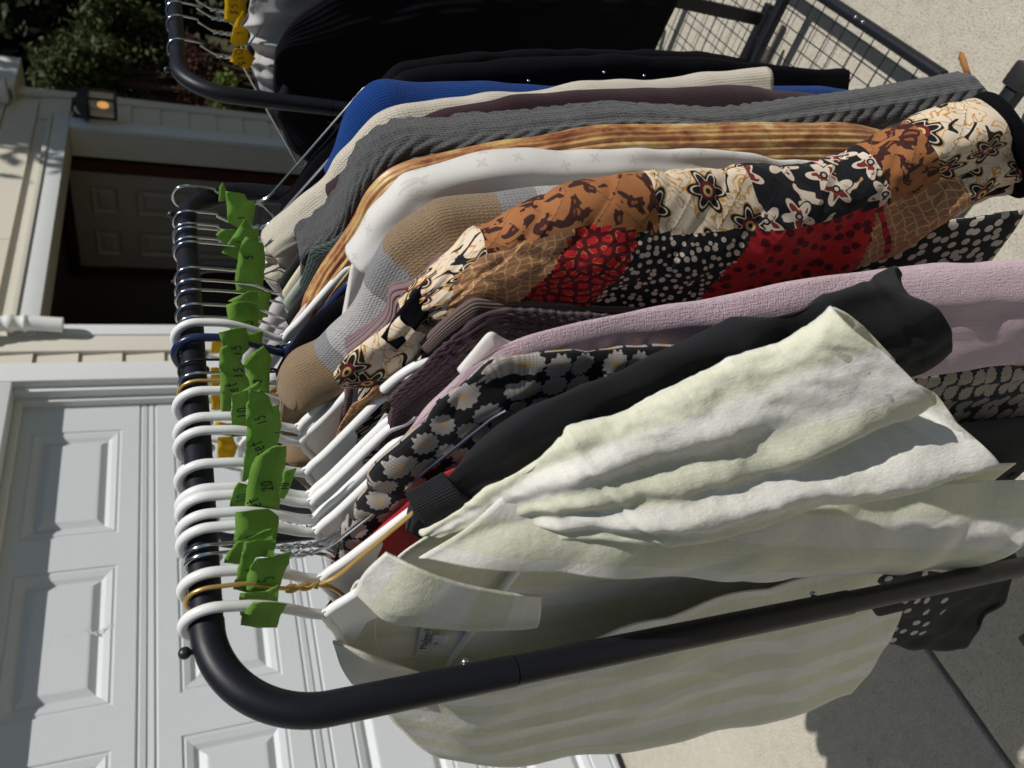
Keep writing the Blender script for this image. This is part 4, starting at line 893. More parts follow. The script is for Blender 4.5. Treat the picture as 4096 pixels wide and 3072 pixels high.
# ------------------------------------------------------------------ garments
GG = 'clothes hanging on the front rack'
def inner(O, w):
    """inner edge of a sleeve whose outer edge is O"""
    O = np.array(O, float); T = np.gradient(O, axis=0); T = gsmooth(T, 3); T /= np.linalg.norm(T, axis=1)[:, None]+1e-9
    L = np.concatenate([[0], np.cumsum(np.linalg.norm(np.diff(O, axis=0), axis=1))]); N = np.stack([T[:, 2], 0*T[:, 0], -T[:, 0]], 1)
    ww = w*np.clip(0.35+L/0.13, 0, 1); return O+N*ww[:, None]
def pts(key, ext=None):
    n, P = TR[key]; P = [(s, 0.0, z) for s, z in P]
    if ext is not None and P[-1][2] > ext:
        s0, _, z0 = P[-1]; s1, _, z1 = P[-2]; k = np.clip((s0-s1)/(z0-z1+1e-6), -0.3, 0.3)
        m = max(1, int((z0-ext)/0.08))
        for q in range(1, m+1): zz = z0+(ext-z0)*q/m; P.append((s0+k*0.6*(zz-z0), 0.0, zz))
    return n, P
def body(root, mat, P, hem, b, seed, fold, smax=0.2, mid=0.0, name='body', noff=0.0, flare=0.0):
    P = np.array(P); k = int(np.argmax(P[:, 0] > 0.9*min(0.19, P[:, 0].max()))) or 1
    top = [(P[0][0], P[0][2])]+[(p[0], p[2]) for p in P[1:k+1]]
    O = [(min(s-0.012, smax), noff, z-0.006) for s, z in top]
    zl = O[-1][2]; s0 = min(O[-1][0], smax)
    O = O+[(s0-0.01+flare*t, noff, zl+(hem-zl)*t) for t in (0.12, 0.3, 0.55, 0.8, 1.0)]
    I = [(-s+mid, n, z) for s, n, z in O]
    return loft_obj(name, O, I, b, mat, root, nt=60, nphi=44, fold=fold, seed=seed)
def garment(name, label, cat, key, mat, w=0.10, b=0.012, ext=-0.62, hem=-0.66, fold=0.003, seed=1, I=None, sup=2.2, ribs=None, nphi=48, nt=120, far=True, bodymat=None, extra=None, n=None, smax=0.2, bb=None, body_b=0.008, noff=0.003, bmid=0.0, Ioff=None, post=None):
    n0, P = pts(key, ext); n0 = n0 if n is None else n
    root = empty(name, W(0, n0, ZR), RZ, label, cat, GG)
    Iq = inner(P, w) if I is None else [(s, 0.0, z) for s, z in TR[I][1]]
    if I is not None and len(Iq) < len(P): Iq = Iq+[(p[0]-w, 0, p[2]) for p in P[len(Iq):]]
    if Ioff: Iq = [(p[0], float(np.interp(-p[2], Ioff[0], Ioff[1])), p[2]) for p in Iq]
    loft_obj('sleeve', P, Iq, bb if bb is not None else b, mat, root, nt=nt, nphi=nphi, fold=fold, seed=seed, sup=sup, ribs=ribs, extra=extra, post=post)
    body(root, bodymat or mat, P, hem, body_b, seed+3, fold*0.6, smax, noff=noff, mid=bmid)
    if far:
        P2 = [(-p[0], 0, p[2]) for p in P[:len(P)]]; I2 = [(-p[0], 0, p[2]) for p in Iq]
        loft_obj('sleeve', P2, I2, b, mat, root, nt=50, nphi=24, fold=fold, seed=seed+11, sup=sup)
    return root
def neckband(root, mat, s0, z0, dep, h=0.02, r=0.0035, n=0.0, name='collar', bow=0.03):
    """knitted band round the neck opening: up at the sides, dipping in front"""
    A = []; B = []
    for t in np.linspace(0, 2*math.pi, 25)[:-1]:
        c, s = math.cos(t), math.sin(t); y = n-dep*s if s > 0 else n-dep*0.5*s
        zz = z0-(bow*abs(s)**1.3 if s > 0 else bow*0.25*abs(s))
        A.append((s0*c, y, zz+h*0.5)); B.append((s0*c*1.12, y, zz-h*0.5-h*0.3*max(s, 0)))
    A.append(A[0]); B.append(B[0])
    return sheet(name, [A, list(map(lambda p: tuple(p), (np.array(A)+np.array(B))/2)), B], mat, root, nr=8, nc=90, thick=r, wr=0.0006, freq=20)

# 1 far end first
_n, _P = TR['charcoal_I']; TR['charcoal_I'] = (_n, [(max(a, 0.088), z) for a, z in _P])
TR['coat2'] = (TR['coat2'][0], [(0.008, -0.118), (0.024, -0.130), (0.063, -0.147)]+TR['coat2'][1][0:])
TR['blacktop'] = (0.25, [(-0.019, -0.083), (0.003, -0.088), (0.032, -0.099), (0.057, -0.112), (0.0755, -0.126), (0.09, -0.14), (0.12, -0.165), (0.16, -0.19), (0.19, -0.23), (0.195, -0.3)])
g = garment('black_coat', 'black coat at the far end of the front rack, partly under another black coat', 'coat', 'coat2', F_BLACK, 0.10, 0.016, -0.75, -0.85, 0.004, 41)
g = garment('black_coat', 'smooth black coat with small beads next to the royal blue sweater', 'coat', 'coat', F_BLACK, 0.11, 0.018, None, -0.80, 0.004, 42)
bd = MB()
for s_, z_ in ((0.262, -0.50), (0.266, -0.56), (0.236, -0.40)): bd.ball((s_, -0.020, z_), 0.0022)
bd.build('bead', M_STEEL, g)
garment('blue_sweater', 'royal blue ribbed sweater between the black coat and the cream sweater', 'sweater', 'blue', F_BLUE, 0.085, 0.028, None, -0.70, 0.003, 43, sup=2.0)
g = garment('cream_sweater', 'fuzzy cream wool sweater with striped sleeve beside the blue sweater', 'sweater', 'cream', F_CREAM, 0.085, 0.029, None, -0.68, 0.003, 44, sup=2.0)
garment('plum_sweater', 'plain dark plum sweater between the cream and grey cable sweaters', 'sweater', 'darkplum', F_DPLUM, 0.085, 0.026, -0.82, -0.70, 0.003, 45, sup=2.0)
def cable(T, x, ph, P, L):
    m = (np.sin(ph) < 0.2); band = np.exp(-((x-0.28)/0.16)**2); y = T*L
    tw = np.abs(np.sin(2*math.pi*(y/0.045)+6*(x-0.28)/0.3))*band*0.006
    rb = 0.0022*np.cos(2*math.pi*x*7)*(1-band)*np.clip(T*3-0.5, 0, 1)
    return tw+rb+0.0012*snoise(P, 60, 8)
garment('grey_sweater', 'chunky grey cable knit sweater with long ribbed sleeve', 'sweater', 'grey', F_GREY, 0.09, 0.030, None, -0.66, 0.002, 46, I='grey_I', nphi=80, nt=220, extra=cable)
garment('green_sweater', 'dark green chunky knit peeking out beside the grey cable sweater', 'sweater', 'green', F_GREEN, 0.08, 0.014, -0.4, -0.6, 0.003, 47)
g = garment('pleated_blouse', 'brown and gold satin blouse with fine pleats', 'blouse', 'pleated', F_PLEAT, 0.085, 0.026, None, -0.62, 0.002, 48, ribs=(26, 0.0013), nphi=200, nt=140)
def soft(T, x, ph, P, L): return (0.007*np.sin(2*math.pi*(1.6*x+0.7*T))+0.004*np.sin(2*math.pi*(3.7*x-0.9*T)+1))*np.clip(T*2, 0, 1)+0.0008*snoise(P, 9, 19, 2)
g = garment('white_blouse', 'white blouse with tiny embroidered sprigs', 'blouse', 'blouse', F_BLOUSE, 0.10, 0.025, None, -0.62, 0.003, 49, extra=soft, sup=2.0, nt=180, nphi=90)
def tuftrow(T, x, ph, P, L): return 0.0
g = garment('striped_sweater', 'thick sweater with tan, grey and white wide stripes', 'sweater', 'striped', F_STRIPE, 0.105, 0.030, -0.55, -0.62, 0.004, 50)
g = empty('black_vest', W(0, 0.25, ZR), RZ, 'plain black vest between the tan striped sweater and the lone white hanger', 'vest', GG)
loft_obj('body', [(s, 0, z) for s, z in TR['blacktop'][1]]+[(0.19, 0, -0.5)], [(-0.06, 0, -0.10), (-0.08, 0, -0.12), (-0.1, 0, -0.14), (-0.12, 0, -0.17), (-0.14, 0, -0.2), (-0.15, 0, -0.23), (-0.16, 0, -0.27), (-0.16, 0, -0.3), (-0.16, 0, -0.34), (-0.16, 0, -0.4), (-0.16, 0, -0.5)], 0.010, F_BLACK, g, nt=60, nphi=40, fold=0.003, seed=88)
garment('mauve_sweater', 'mauve ribbed sweater with a folded collar beside the striped sweater', 'sweater', 'mauve', F_MAUVE, 0.06, 0.024, -0.5, -0.6, 0.004, 51, sup=2.0)

# quilted patchwork jacket: every patch is its own piece
n0 = TR['jacket_O'][0]
jk = empty('patchwork_jacket', W(0, n0, ZR), RZ, 'quilted patchwork jacket of red, tan, cream and black printed squares', 'jacket', GG)
def quilt(T, x, ph, P, L):
    u = x*0.20; y = T*L; a = (u+y)/0.062; b_ = (u-y)/0.062
    q = np.minimum(np.abs(np.sin(math.pi*a)), np.abs(np.sin(math.pi*b_)))
    return 0.0034*(np.clip(q, 0, 0.55)**0.7-0.4)+0.004*np.sin(2*math.pi*(2.1*x+1.1*T))*np.clip(T*1.6, 0, 1)+0.003*snoise(P, 14, 77)
Oj = [(s, 0, z) for s, z in TR['jacket_O'][1]]; Ij = [(s, 0, z) for s, z in TR['jacket_I'][1]]
V, F, UV, info = loft(Oj, Ij, [0.012, 0.03, 0.036, 0.036, 0.034, 0.030, 0.030], nt=200, nphi=110, fold=0.003, seed=60, sup=2.1, extra=quilt)
UP = [(0, 5.2, 'cream'), (5.2, 11.5, 'leopard'), (11.5, 14.8, 'cream'), (14.8, 19.7, 'floral'), (19.7, 22.8, 'leopard'), (22.8, 26.6, 'cream'), (26.6, 99, 'black')]
LO = [(0, 3.0, 'cream'), (3.0, 8.2, 'grid'), (8.2, 10.5, 'redc'), (10.5, 14.7, 'dots'), (14.7, 19.3, 'redd'), (19.3, 23.6, 'grid'), (23.6, 26.6, 'cream'), (26.6, 99, 'black')]
groups = {}
for f, uv_, (kk, xx, ph) in zip(F, UV, info):
    front = math.sin(ph) < 0; lo = xx > float(np.interp(kk, [0, 4, 9, 11.5, 14.5, 19, 21, 27], [0.10, 0.11, 0.13, 0.25, 0.28, 0.31, 0.40, 0.42]))
    tab = LO if lo else UP
    for gi, (k0, k1, m) in enumerate(tab):
        if k0 <= kk+(3.2*(xx-0.27) if lo and kk < 19 else 0) < k1 or gi == len(tab)-1: break
    groups.setdefault((0, 0, 0, m) if m == 'black' else (front, lo, gi, m), []).append((f, uv_))
V = np.array(V)
for (front, lo, gi, m), fs in groups.items():
    ids = sorted({i for f, _ in fs for i in f}); mp = {i: k for k, i in enumerate(ids)}
    off = np.array([0.013*gi+0.29*(1 if lo else 0)+(0.5 if front else 0), 0.021*gi])
    mesh_obj('sleeve_end' if m == 'black' else 'patch', V[ids], [tuple(mp[i] for i in f) for f, _ in fs], F_BLACK if m == 'black' else QM[m], jk, [[(a+off[0], b_+off[1]) for a, b_ in u] for _, u in fs])
# cuff binding ring
nph = 40; c0, c1 = np.array(Oj[-1]), np.array(Ij[-1]); cc = (c0+c1)/2; hv = (c0-c1)/2
MB().tube([cc+hv*1.03*math.cos(t)+np.array([0, 0.034*math.sin(t), 0]) for t in np.linspace(0, 2*math.pi, 40, endpoint=False)], 0.0065, 10, closed=True).build('cuff_binding', F_BLACK, jk)
Ob = [(s, 0.02, z) for s, z in TR['jacket_body'][1]]
Ob = [(0.10, 0.02, -0.135), (0.20, 0.02, -0.17), (0.255, 0.02, -0.22)]+Ob
bd = loft_obj('body', Ob, [(-p[0], p[1], p[2]) for p in Ob], 0.016, QM['bw'], jk, nt=90, nphi=60, fold=0.004, seed=63)
P2 = [(-p[0], 0, p[2]) for p in Oj]; loft_obj('sleeve', P2, [(-p[0], 0, p[2]) for p in Ij], 0.03, QM['grid'], jk, nt=60, nphi=30, fold=0.003, seed=66)
# turned-up collar in cream floral with black facing, and the lining at the neck
dn = TR['collar_O'][0]-n0
loft_obj('collar', [(s, dn, z) for s, z in TR['collar_O'][1]], [(s, dn, z) for s, z in TR['collar_I'][1]], 0.008, QM['cream'], jk, nt=60, nphi=50, fold=0.002, seed=67)
sheet('collar_band', [[(0.188, dn-0.004, -0.133), (0.206, dn+0.006, -0.146), (0.226, dn+0.02, -0.166)], [(0.180, dn-0.010, -0.146), (0.196, dn-0.004, -0.160), (0.214, dn+0.012, -0.178)]], F_BLACK, jk, nr=8, nc=24, thick=0.004, wr=0.001)
sheet('lining', [[(-0.10, 0.0, -0.125), (-0.02, 0.01, -0.12), (0.06, 0.005, -0.125), (0.12, -0.01, -0.14)], [(-0.11, 0.0, -0.19), (-0.02, 0.01, -0.185), (0.06, 0.005, -0.185), (0.13, -0.01, -0.19)], [(-0.12, 0, -0.30), (-0.02, 0.01, -0.30), (0.06, 0.005, -0.30), (0.14, -0.01, -0.30)]], QM['grid'], jk, nr=30, nc=40, wr=0.003)
sheet('lining', [[(0.02, -0.012, -0.155), (0.06, -0.014, -0.155), (0.13, -0.016, -0.168)], [(0.0, -0.012, -0.25), (0.06, -0.014, -0.25), (0.14, -0.016, -0.25)], [(0.0, -0.012, -0.4), (0.06, -0.014, -0.4), (0.14, -0.016, -0.4)]], F_NAVY, jk, nr=20, nc=24, wr=0.002)

g = garment('taupe_cardigan', 'taupe rib edged cardigan tucked under the quilted jacket', 'cardigan', 'taupe', F_TAUPE, 0.05, 0.008, None, -0.6, 0.002, 52)
def bobble(T, x, ph, P, L):
    y = T*L; u = x*0.22; row = np.floor(y/0.0085); off = (row % 2)*0.5
    return 0.0016*np.maximum(0, np.sin(math.pi*(u/0.0085+off))**2*np.sin(math.pi*y/0.0085)**2-0.2)*np.clip((T-0.10)*30, 0, 1)
g = garment('plum_cardigan', 'dark plum bobble knit cardigan with ribbed collar', 'cardigan', 'plum', F_PLUM, 0.10, 0.011, None, -0.6, 0.002, 53, nphi=150, nt=300, extra=bobble)
garment('white_shirt', 'white shirt with pulled thread edge, only its shoulder tip showing', 'blouse', 'eyelet', F_EYELET, 0.06, 0.005, -0.5, -0.5, 0.001, 54)
g = garment('lilac_cardigan', 'long lilac pink knit cardigan behind the daisy print top', 'cardigan', 'lilac', F_LILAC, 0.105, 0.011, -0.95, -1.0, 0.004, 55, nt=160, sup=2.0, bb=[0.009, 0.010, 0.011, 0.014, 0.018, 0.02, 0.02], Ioff=((0.3, 0.45, 0.6, 1.0), (0, -0.012, -0.035, -0.035)))
def crumple(T, x, ph, P, L): return 0.0045*np.abs(snoise(P, 16, 91, 2))*np.clip(1.3-T*2.2, 0.15, 1)
g = garment('daisy_top', 'sheer black top printed with white daisies', 'blouse', 'daisy', F_DAISY, 0.12, 0.008, -0.95, -0.98, 0.004, 56, nt=200, nphi=90, extra=crumple)
g = empty('red_sweater', W(0, -0.006, ZR), RZ, 'red knit sweater slipping on its hanger behind the charcoal top', 'sweater', GG)
loft_obj('body', [(-0.085, 0, -0.099), (-0.038, 0, -0.112), (0.024, 0, -0.126), (0.055, 0, -0.139), (0.087, 0, -0.157), (0.117, 0, -0.178), (0.125, 0, -0.19), (0.122, 0, -0.22), (0.118, 0, -0.32), (0.115, 0, -0.52)],
         [(-0.125, 0, -0.12), (-0.14, 0, -0.18), (-0.15, 0, -0.22), (-0.15, 0, -0.26), (-0.15, 0, -0.3), (-0.15, 0, -0.33), (-0.15, 0, -0.36), (-0.15, 0, -0.39), (-0.15, 0, -0.45), (-0.15, 0, -0.54)], 0.0075, F_RED, g, nt=90, nphi=60, fold=0.004, seed=57)
def rumple(T, x, ph, P, L): return 0.0035*snoise(P*np.array([1, 1, .6]), 10, 41, 2)+0.003*(1-2*np.abs(snoise(P, 8, 45)))*np.clip(T*1.5, .3, 1)-0.006*np.exp(-((T-0.93)/0.012)**2)*0.4
def wavy(P, T, x, ph, C):
    bk = C[-10]-C[-1]; bk = bk/np.linalg.norm(bk); c = 0.0025*np.cos(3*ph+0.6)+0.006*np.exp(-(x/0.10)**2)
    return P+bk[None, None, :]*(c*np.clip((T-0.86)/0.14, 0, 1)**1.5)[:, :, None]
g = garment('charcoal_top', 'charcoal black short sleeved sweatshirt with ribbed collar', 'sweatshirt', 'charcoal', F_CHAR, 0.12, 0.012, None, -0.98, 0.003, 58, I='charcoal_I', bb=[0.008, 0.012, 0.016, 0.022, 0.026], nt=160, nphi=90, extra=rumple, bmid=0.17, post=wavy)
sheet('collar', [[(0.114, 0.004, -0.144), (0.106, -0.012, -0.152), (0.080, -0.010, -0.168), (0.055, 0.0, -0.180)], [(0.126, 0.004, -0.158), (0.120, -0.013, -0.166), (0.096, -0.012, -0.186), (0.072, 0.0, -0.205)], [(0.137, 0.004, -0.170), (0.133, -0.013, -0.180), (0.108, -0.012, -0.203), (0.082, 0.0, -0.225)]], F_CHARRIB, g, nr=14, nc=40, thick=0.004, wr=0.0008)

# the pale striped linen shirt on the nearest hanger
N1 = -0.043
ls = empty('linen_shirt', W(0, N1, ZR), RZ, 'pale green and white striped linen shirt hanging nearest, open at the front', 'shirt', GG)
def L3(rows): return [[(s, n-N1, z) for s, n, z in r] for r in rows]
def slf(T, x, ph, P, L):
    fr = (np.sin(ph) < 0)
    notch = -0.026*np.exp(-((x-0.56-0.08*(1-T))/0.06)**2)*np.clip((T-0.45)/0.55, 0, 1)**1.3*fr
    pk = 0.012*np.exp(-((x-0.78)/0.10)**2)*np.clip((T-0.4)/0.6, 0, 1)*fr
    seam = -0.0016*np.exp(-((T-0.345)/0.0055)**2)+0.0010*np.exp(-((T-0.362)/0.008)**2)-0.0010*np.exp(-((T-0.915)/0.005)**2)
    return seam+notch+pk+0.0024*snoise(P*np.array([1, 1, .5]), 11, 31, 2)+0.0016*(1-2*np.abs(snoise(P, 9, 35)))+0.0007*(1-2*np.abs(snoise(P*np.array([1, 1, .7]), 30, 36, 2)))
def slp(P, T, x, ph, C):
    bk = (C[-12]-C[-1]); bk = bk/np.linalg.norm(bk)
    cut = 0.026*np.exp(-((x-0.54)/0.045)**2)-0.006*np.exp(-((x-0.76)/0.11)**2)+0.008*np.exp(-(x/0.12)**2)
    return P+bk[None, None, :]*(cut*np.clip((T-0.80)/0.2, 0, 1)**1.3)[:, :, None]
So = [(0.118, -0.058, -0.147), (0.168, -0.059, -0.188), (0.220, -0.058, -0.231), (0.260, -0.058, -0.291), (0.300, -0.060, -0.348), (0.341, -0.062, -0.407)]
Si = [(0.115, -0.062, -0.170), (0.138, -0.084, -0.235), (0.151, -0.108, -0.317), (0.164, -0.114, -0.407), (0.193, -0.116, -0.504), (0.229, -0.112, -0.611)]
V, F, UV, _ = loft([(s, n-N1, z) for s, n, z in So], [(s, n-N1, z) for s, n, z in Si], [0.003, 0.008, 0.018, 0.024, 0.028, 0.030], nt=150, nphi=120, fold=0.006, seed=71, extra=slf, post=slp, sup=2.1)
mesh_obj('sleeve', V, F, F_LINEN, ls, UV)
fr = sheet('front_panel', L3([
    [(0.114, -0.078, -0.141), (0.142, -0.074, -0.172), (0.165, -0.066, -0.196), (0.20, -0.056, -0.238)],
    [(0.118, -0.100, -0.205), (0.143, -0.096, -0.226), (0.168, -0.082, -0.246), (0.20, -0.058, -0.275)],
    [(0.112, -0.112, -0.282), (0.136, -0.108, -0.298), (0.160, -0.090, -0.312), (0.188, -0.062, -0.335)],
    [(0.090, -0.116, -0.380), (0.114, -0.114, -0.390), (0.138, -0.094, -0.402), (0.164, -0.066, -0.420)],
    [(0.060, -0.118, -0.502), (0.086, -0.118, -0.512), (0.112, -0.098, -0.520), (0.136, -0.068, -0.532)],
    [(0.028, -0.116, -0.640), (0.058, -0.120, -0.652), (0.090, -0.100, -0.660), (0.118, -0.070, -0.668)],
    [(-0.012, -0.110, -0.800), (0.030, -0.120, -0.850), (0.070, -0.104, -0.885), (0.104, -0.072, -0.900)]]), F_LINEN, ls, nr=120, nc=64, wr=0.0034, freq=12, seed=5)
lf = sheet('front_panel', L3([
    [(-0.10, -0.052, -0.124), (-0.145, -0.057, -0.145), (-0.20, -0.066, -0.172), (-0.27, -0.078, -0.21), (-0.32, -0.085, -0.25)],
    [(-0.115, -0.078, -0.245), (-0.165, -0.084, -0.27), (-0.23, -0.094, -0.31), (-0.31, -0.100, -0.33), (-0.375, -0.104, -0.36)],
    [(-0.060, -0.078, -0.44), (-0.145, -0.084, -0.46), (-0.24, -0.096, -0.48), (-0.34, -0.104, -0.50), (-0.40, -0.110, -0.54)],
    [(-0.050, -0.074, -0.62), (-0.14, -0.082, -0.63), (-0.24, -0.098, -0.65), (-0.33, -0.108, -0.66), (-0.40, -0.118, -0.69)],
    [(-0.045, -0.068, -0.76), (-0.14, -0.080, -0.79), (-0.24, -0.098, -0.81), (-0.32, -0.110, -0.83), (-0.39, -0.122, -0.84)],
    [(-0.04, -0.060, -0.84), (-0.13, -0.078, -0.88), (-0.22, -0.098, -0.91), (-0.30, -0.112, -0.93), (-0.37, -0.125, -0.92)]]), F_LINEN, ls, nr=120, nc=90, wr=0.0045, freq=9, seed=8)
bk = sheet('back_panel', L3([
    [(0.205, -0.050, -0.243), (0.115, -0.056, -0.156), (0.015, -0.040, -0.132), (-0.09, -0.040, -0.137), (-0.22, -0.05, -0.19)],
    [(0.17, -0.040, -0.33), (0.09, -0.036, -0.32), (0.0, -0.036, -0.31), (-0.10, -0.037, -0.32), (-0.25, -0.06, -0.33)],
    [(0.12, -0.040, -0.6), (0.07, -0.036, -0.6), (0.0, -0.036, -0.6), (-0.10, -0.038, -0.6), (-0.27, -0.07, -0.6)],
    [(0.09, -0.040, -0.90), (0.05, -0.036, -0.90), (0.0, -0.036, -0.89), (-0.10, -0.04, -0.89), (-0.27, -0.08, -0.90)]]), F_LINEN, ls, nr=70, nc=60, wr=0.0015, freq=8, seed=12)
sheet('collar', L3([
    [(0.116, -0.070, -0.118), (0.085, -0.066, -0.108), (0.048, -0.060, -0.107)],
    [(0.112, -0.086, -0.142), (0.075, -0.090, -0.135), (0.034, -0.082, -0.132)],
    [(0.096, -0.096, -0.180), (0.062, -0.100, -0.178), (0.022, -0.092, -0.178)],
    [(0.082, -0.100, -0.216), (0.052, -0.104, -0.219), (0.016, -0.098, -0.222)],
    [(0.070, -0.100, -0.247), (0.044, -0.104, -0.254), (0.014, -0.100, -0.262)]]), F_LINEN, ls, nr=50, nc=40, thick=0.0028, wr=0.0016, freq=14, seed=15, uvflip=True)
sheet('collar', L3([
    [(0.060, -0.062, -0.116), (0.02, -0.040, -0.113), (-0.03, -0.037, -0.112), (-0.075, -0.046, -0.116), (-0.10, -0.060, -0.126)],
    [(0.050, -0.058, -0.128), (0.015, -0.040, -0.126), (-0.035, -0.037, -0.126), (-0.08, -0.042, -0.130), (-0.108, -0.058, -0.142)],
    [(0.042, -0.054, -0.145), (0.01, -0.041, -0.142), (-0.04, -0.039, -0.142), (-0.085, -0.041, -0.148), (-0.115, -0.056, -0.16)]]), F_LINENP, ls, nr=20, nc=50, thick=0.0024, wr=0.0015, freq=15, seed=16)
sheet('collar', L3([
    [(-0.060, -0.046, -0.104), (-0.09, -0.056, -0.113), (-0.125, -0.068, -0.130)],
    [(-0.066, -0.058, -0.130), (-0.096, -0.066, -0.140), (-0.135, -0.076, -0.158)],
    [(-0.085, -0.066, -0.158), (-0.112, -0.074, -0.168), (-0.148, -0.084, -0.185)],
    [(-0.105, -0.072, -0.190), (-0.130, -0.080, -0.202), (-0.160, -0.090, -0.215)]]), F_LINENP, ls, nr=30, nc=26, thick=0.0026, wr=0.0015, freq=14, seed=17)
# labels sewn in at the neck
M_LABEL = paint('label_white', (0.62, 0.62, 0.63), 0.7, 0.2, 0.03); M_INK = paint('ink', (0.012, 0.012, 0.014), 0.6, 0.3, 0.0); M_INKP = paint('pink_ink', (0.45, 0.03, 0.25), 0.6, 0.3, 0.0)

# long black print dress hanging low on the near side
dr = empty('print_dress', W(0, -0.098, ZR), RZ, 'long black dress with white dots and figures hanging low behind the front post', 'dress', GG)
Od = [(-0.06, 0.046, -0.70), (-0.06, 0.044, -0.80), (-0.08, 0.044, -0.95), (-0.12, 0.05, -1.08), (-0.17, 0.06, -1.19)]
Id = [(-0.16, 0.040, -0.70), (-0.22, 0.03, -0.80), (-0.285, 0.012, -0.95), (-0.335, 0.0, -1.09), (-0.365, -0.002, -1.19)]
loft_obj('skirt', Od, Id, [0.01, 0.016, 0.018, 0.018, 0.018], F_FIG, dr, nt=90, nphi=80, fold=0.007, seed=81)
loft_obj('strap', [(-0.195, 0.040, -0.19), (-0.18, 0.040, -0.40), (-0.10, 0.046, -0.71)], [(-0.21, 0.040, -0.19), (-0.20, 0.040, -0.40), (-0.14, 0.044, -0.71)], 0.003, F_BLACK, dr, nt=40, nphi=30, fold=0.001, seed=82)

# clothes on the rack behind (yellow tags)
GB = 'clothes on the yellow tagged rack'
pk = empty('pintuck_dress', W(0, 0.955, ZR), RZ, 'large black dress with fine pintucks on the yellow tagged rack', 'dress', GB)
Op = [(0.05, 0, -0.150), (0.09, 0, -0.168), (0.13, 0, -0.205), (0.18, 0, -0.27), (0.25, 0, -0.42), (0.29, 0, -0.65), (0.31, 0, -0.86)]
loft_obj('body', Op, [(-0.02, 0, -0.150), (-0.06, 0, -0.165), (-0.14, 0, -0.21), (-0.17, 0, -0.3), (-0.16, 0, -0.45), (-0.1, 0, -0.65), (-0.05, 0, -0.80)], [0.010, 0.02, 0.03, 0.03, 0.03], F_PINTUCK, pk, nt=90, nphi=70, fold=0.006, seed=91)
loft_obj('sleeve', [(-0.05, -0.03, -0.150), (-0.12, -0.035, -0.19), (-0.155, -0.04, -0.28), (-0.15, -0.04, -0.5)], [(-0.0, -0.03, -0.165), (-0.05, -0.035, -0.24), (-0.06, -0.04, -0.34), (-0.06, -0.04, -0.5)], 0.02, F_PINTUCK, pk, nt=60, nphi=40, fold=0.004, seed=92)
wb = empty('pale_blouse', W(0, 1.03, ZR), RZ, 'pale blouse with ochre lining beside the black pintuck dress', 'blouse', GB)
sheet('body', [[(0.10, 0.0, -0.112), (0.05, 0.01, -0.115), (-0.01, -0.01, -0.120), (-0.05, -0.02, -0.135)], [(0.12, 0.0, -0.15), (0.05, -0.01, -0.15), (-0.01, -0.02, -0.155), (-0.06, -0.02, -0.165)], [(0.15, 0.0, -0.3), (0.05, 0.0, -0.3), (-0.01, 0, -0.3), (-0.10, 0.0, -0.3)], [(0.18, 0.0, -0.86), (0.10, 0.0, -0.88), (0.02, 0, -0.86), (-0.10, 0.0, -0.86)]], F_WHITE, wb, nr=90, nc=70, wr=0.012, freq=19, seed=93)
sheet('lining', [[(0.03, 0.02, -0.125), (-0.02, 0.0, -0.13), (-0.06, -0.025, -0.14)], [(0.05, 0.02, -0.2), (-0.01, 0.0, -0.2), (-0.05, 0.0, -0.2)], [(0.2, 0.02, -0.90), (0.10, 0.0, -0.90), (0.0, 0.0, -0.90)]], F_OCHRE, wb, nr=40, nc=30, wr=0.006, freq=11, seed=94)
gb = empty('navy_blouse', W(0, 1.13, ZR), RZ, 'dark navy blouse farther along the yellow tagged rack', 'blouse', GB)
loft_obj('body', [(0.03, 0, -0.12), (0.12, 0, -0.15), (0.2, 0, -0.21), (0.22, 0, -0.4), (0.22, 0, -0.7)], [(-0.03, 0, -0.12), (-0.12, 0, -0.15), (-0.2, 0, -0.21), (-0.2, 0, -0.4), (-0.2, 0, -0.7)], 0.02, F_NAVY, gb, nt=50, nphi=40, fold=0.006, seed=95)

# clothes on the rack by the garage
GC = 'clothes on the rack by the garage'
for k, (nn, mt, lab, hemz) in enumerate([(0.60, F_NAVY, 'navy garment glimpsed under the front rail, nearest on the garage side rack', -0.75), (0.66, F_GREYC, 'light grey garment glimpsed under the front rail', -0.6), (0.74, F_WHITE, 'white garment glimpsed behind the yellow tags', -0.6), (0.82, F_GREYC, 'second light grey garment glimpsed behind the yellow tags', -0.6), (0.90, F_WHITE, 'farther white garment glimpsed behind the yellow tags', -0.6)]):
    r_ = empty('blouse', W(-0.62, nn, ZR), RZ, lab, 'blouse', GC)
    loft_obj('body', [(0.03, 0, -0.115), (0.12, 0, -0.155), (0.2, 0, -0.205), (0.215, 0, -0.4), (0.215, 0, hemz)], [(-0.03, 0, -0.115), (-0.12, 0, -0.155), (-0.2, 0, -0.205), (-0.21, 0, -0.4), (-0.21, 0, hemz)], 0.022, mt, r_, nt=50, nphi=40, fold=0.006, seed=100+k)

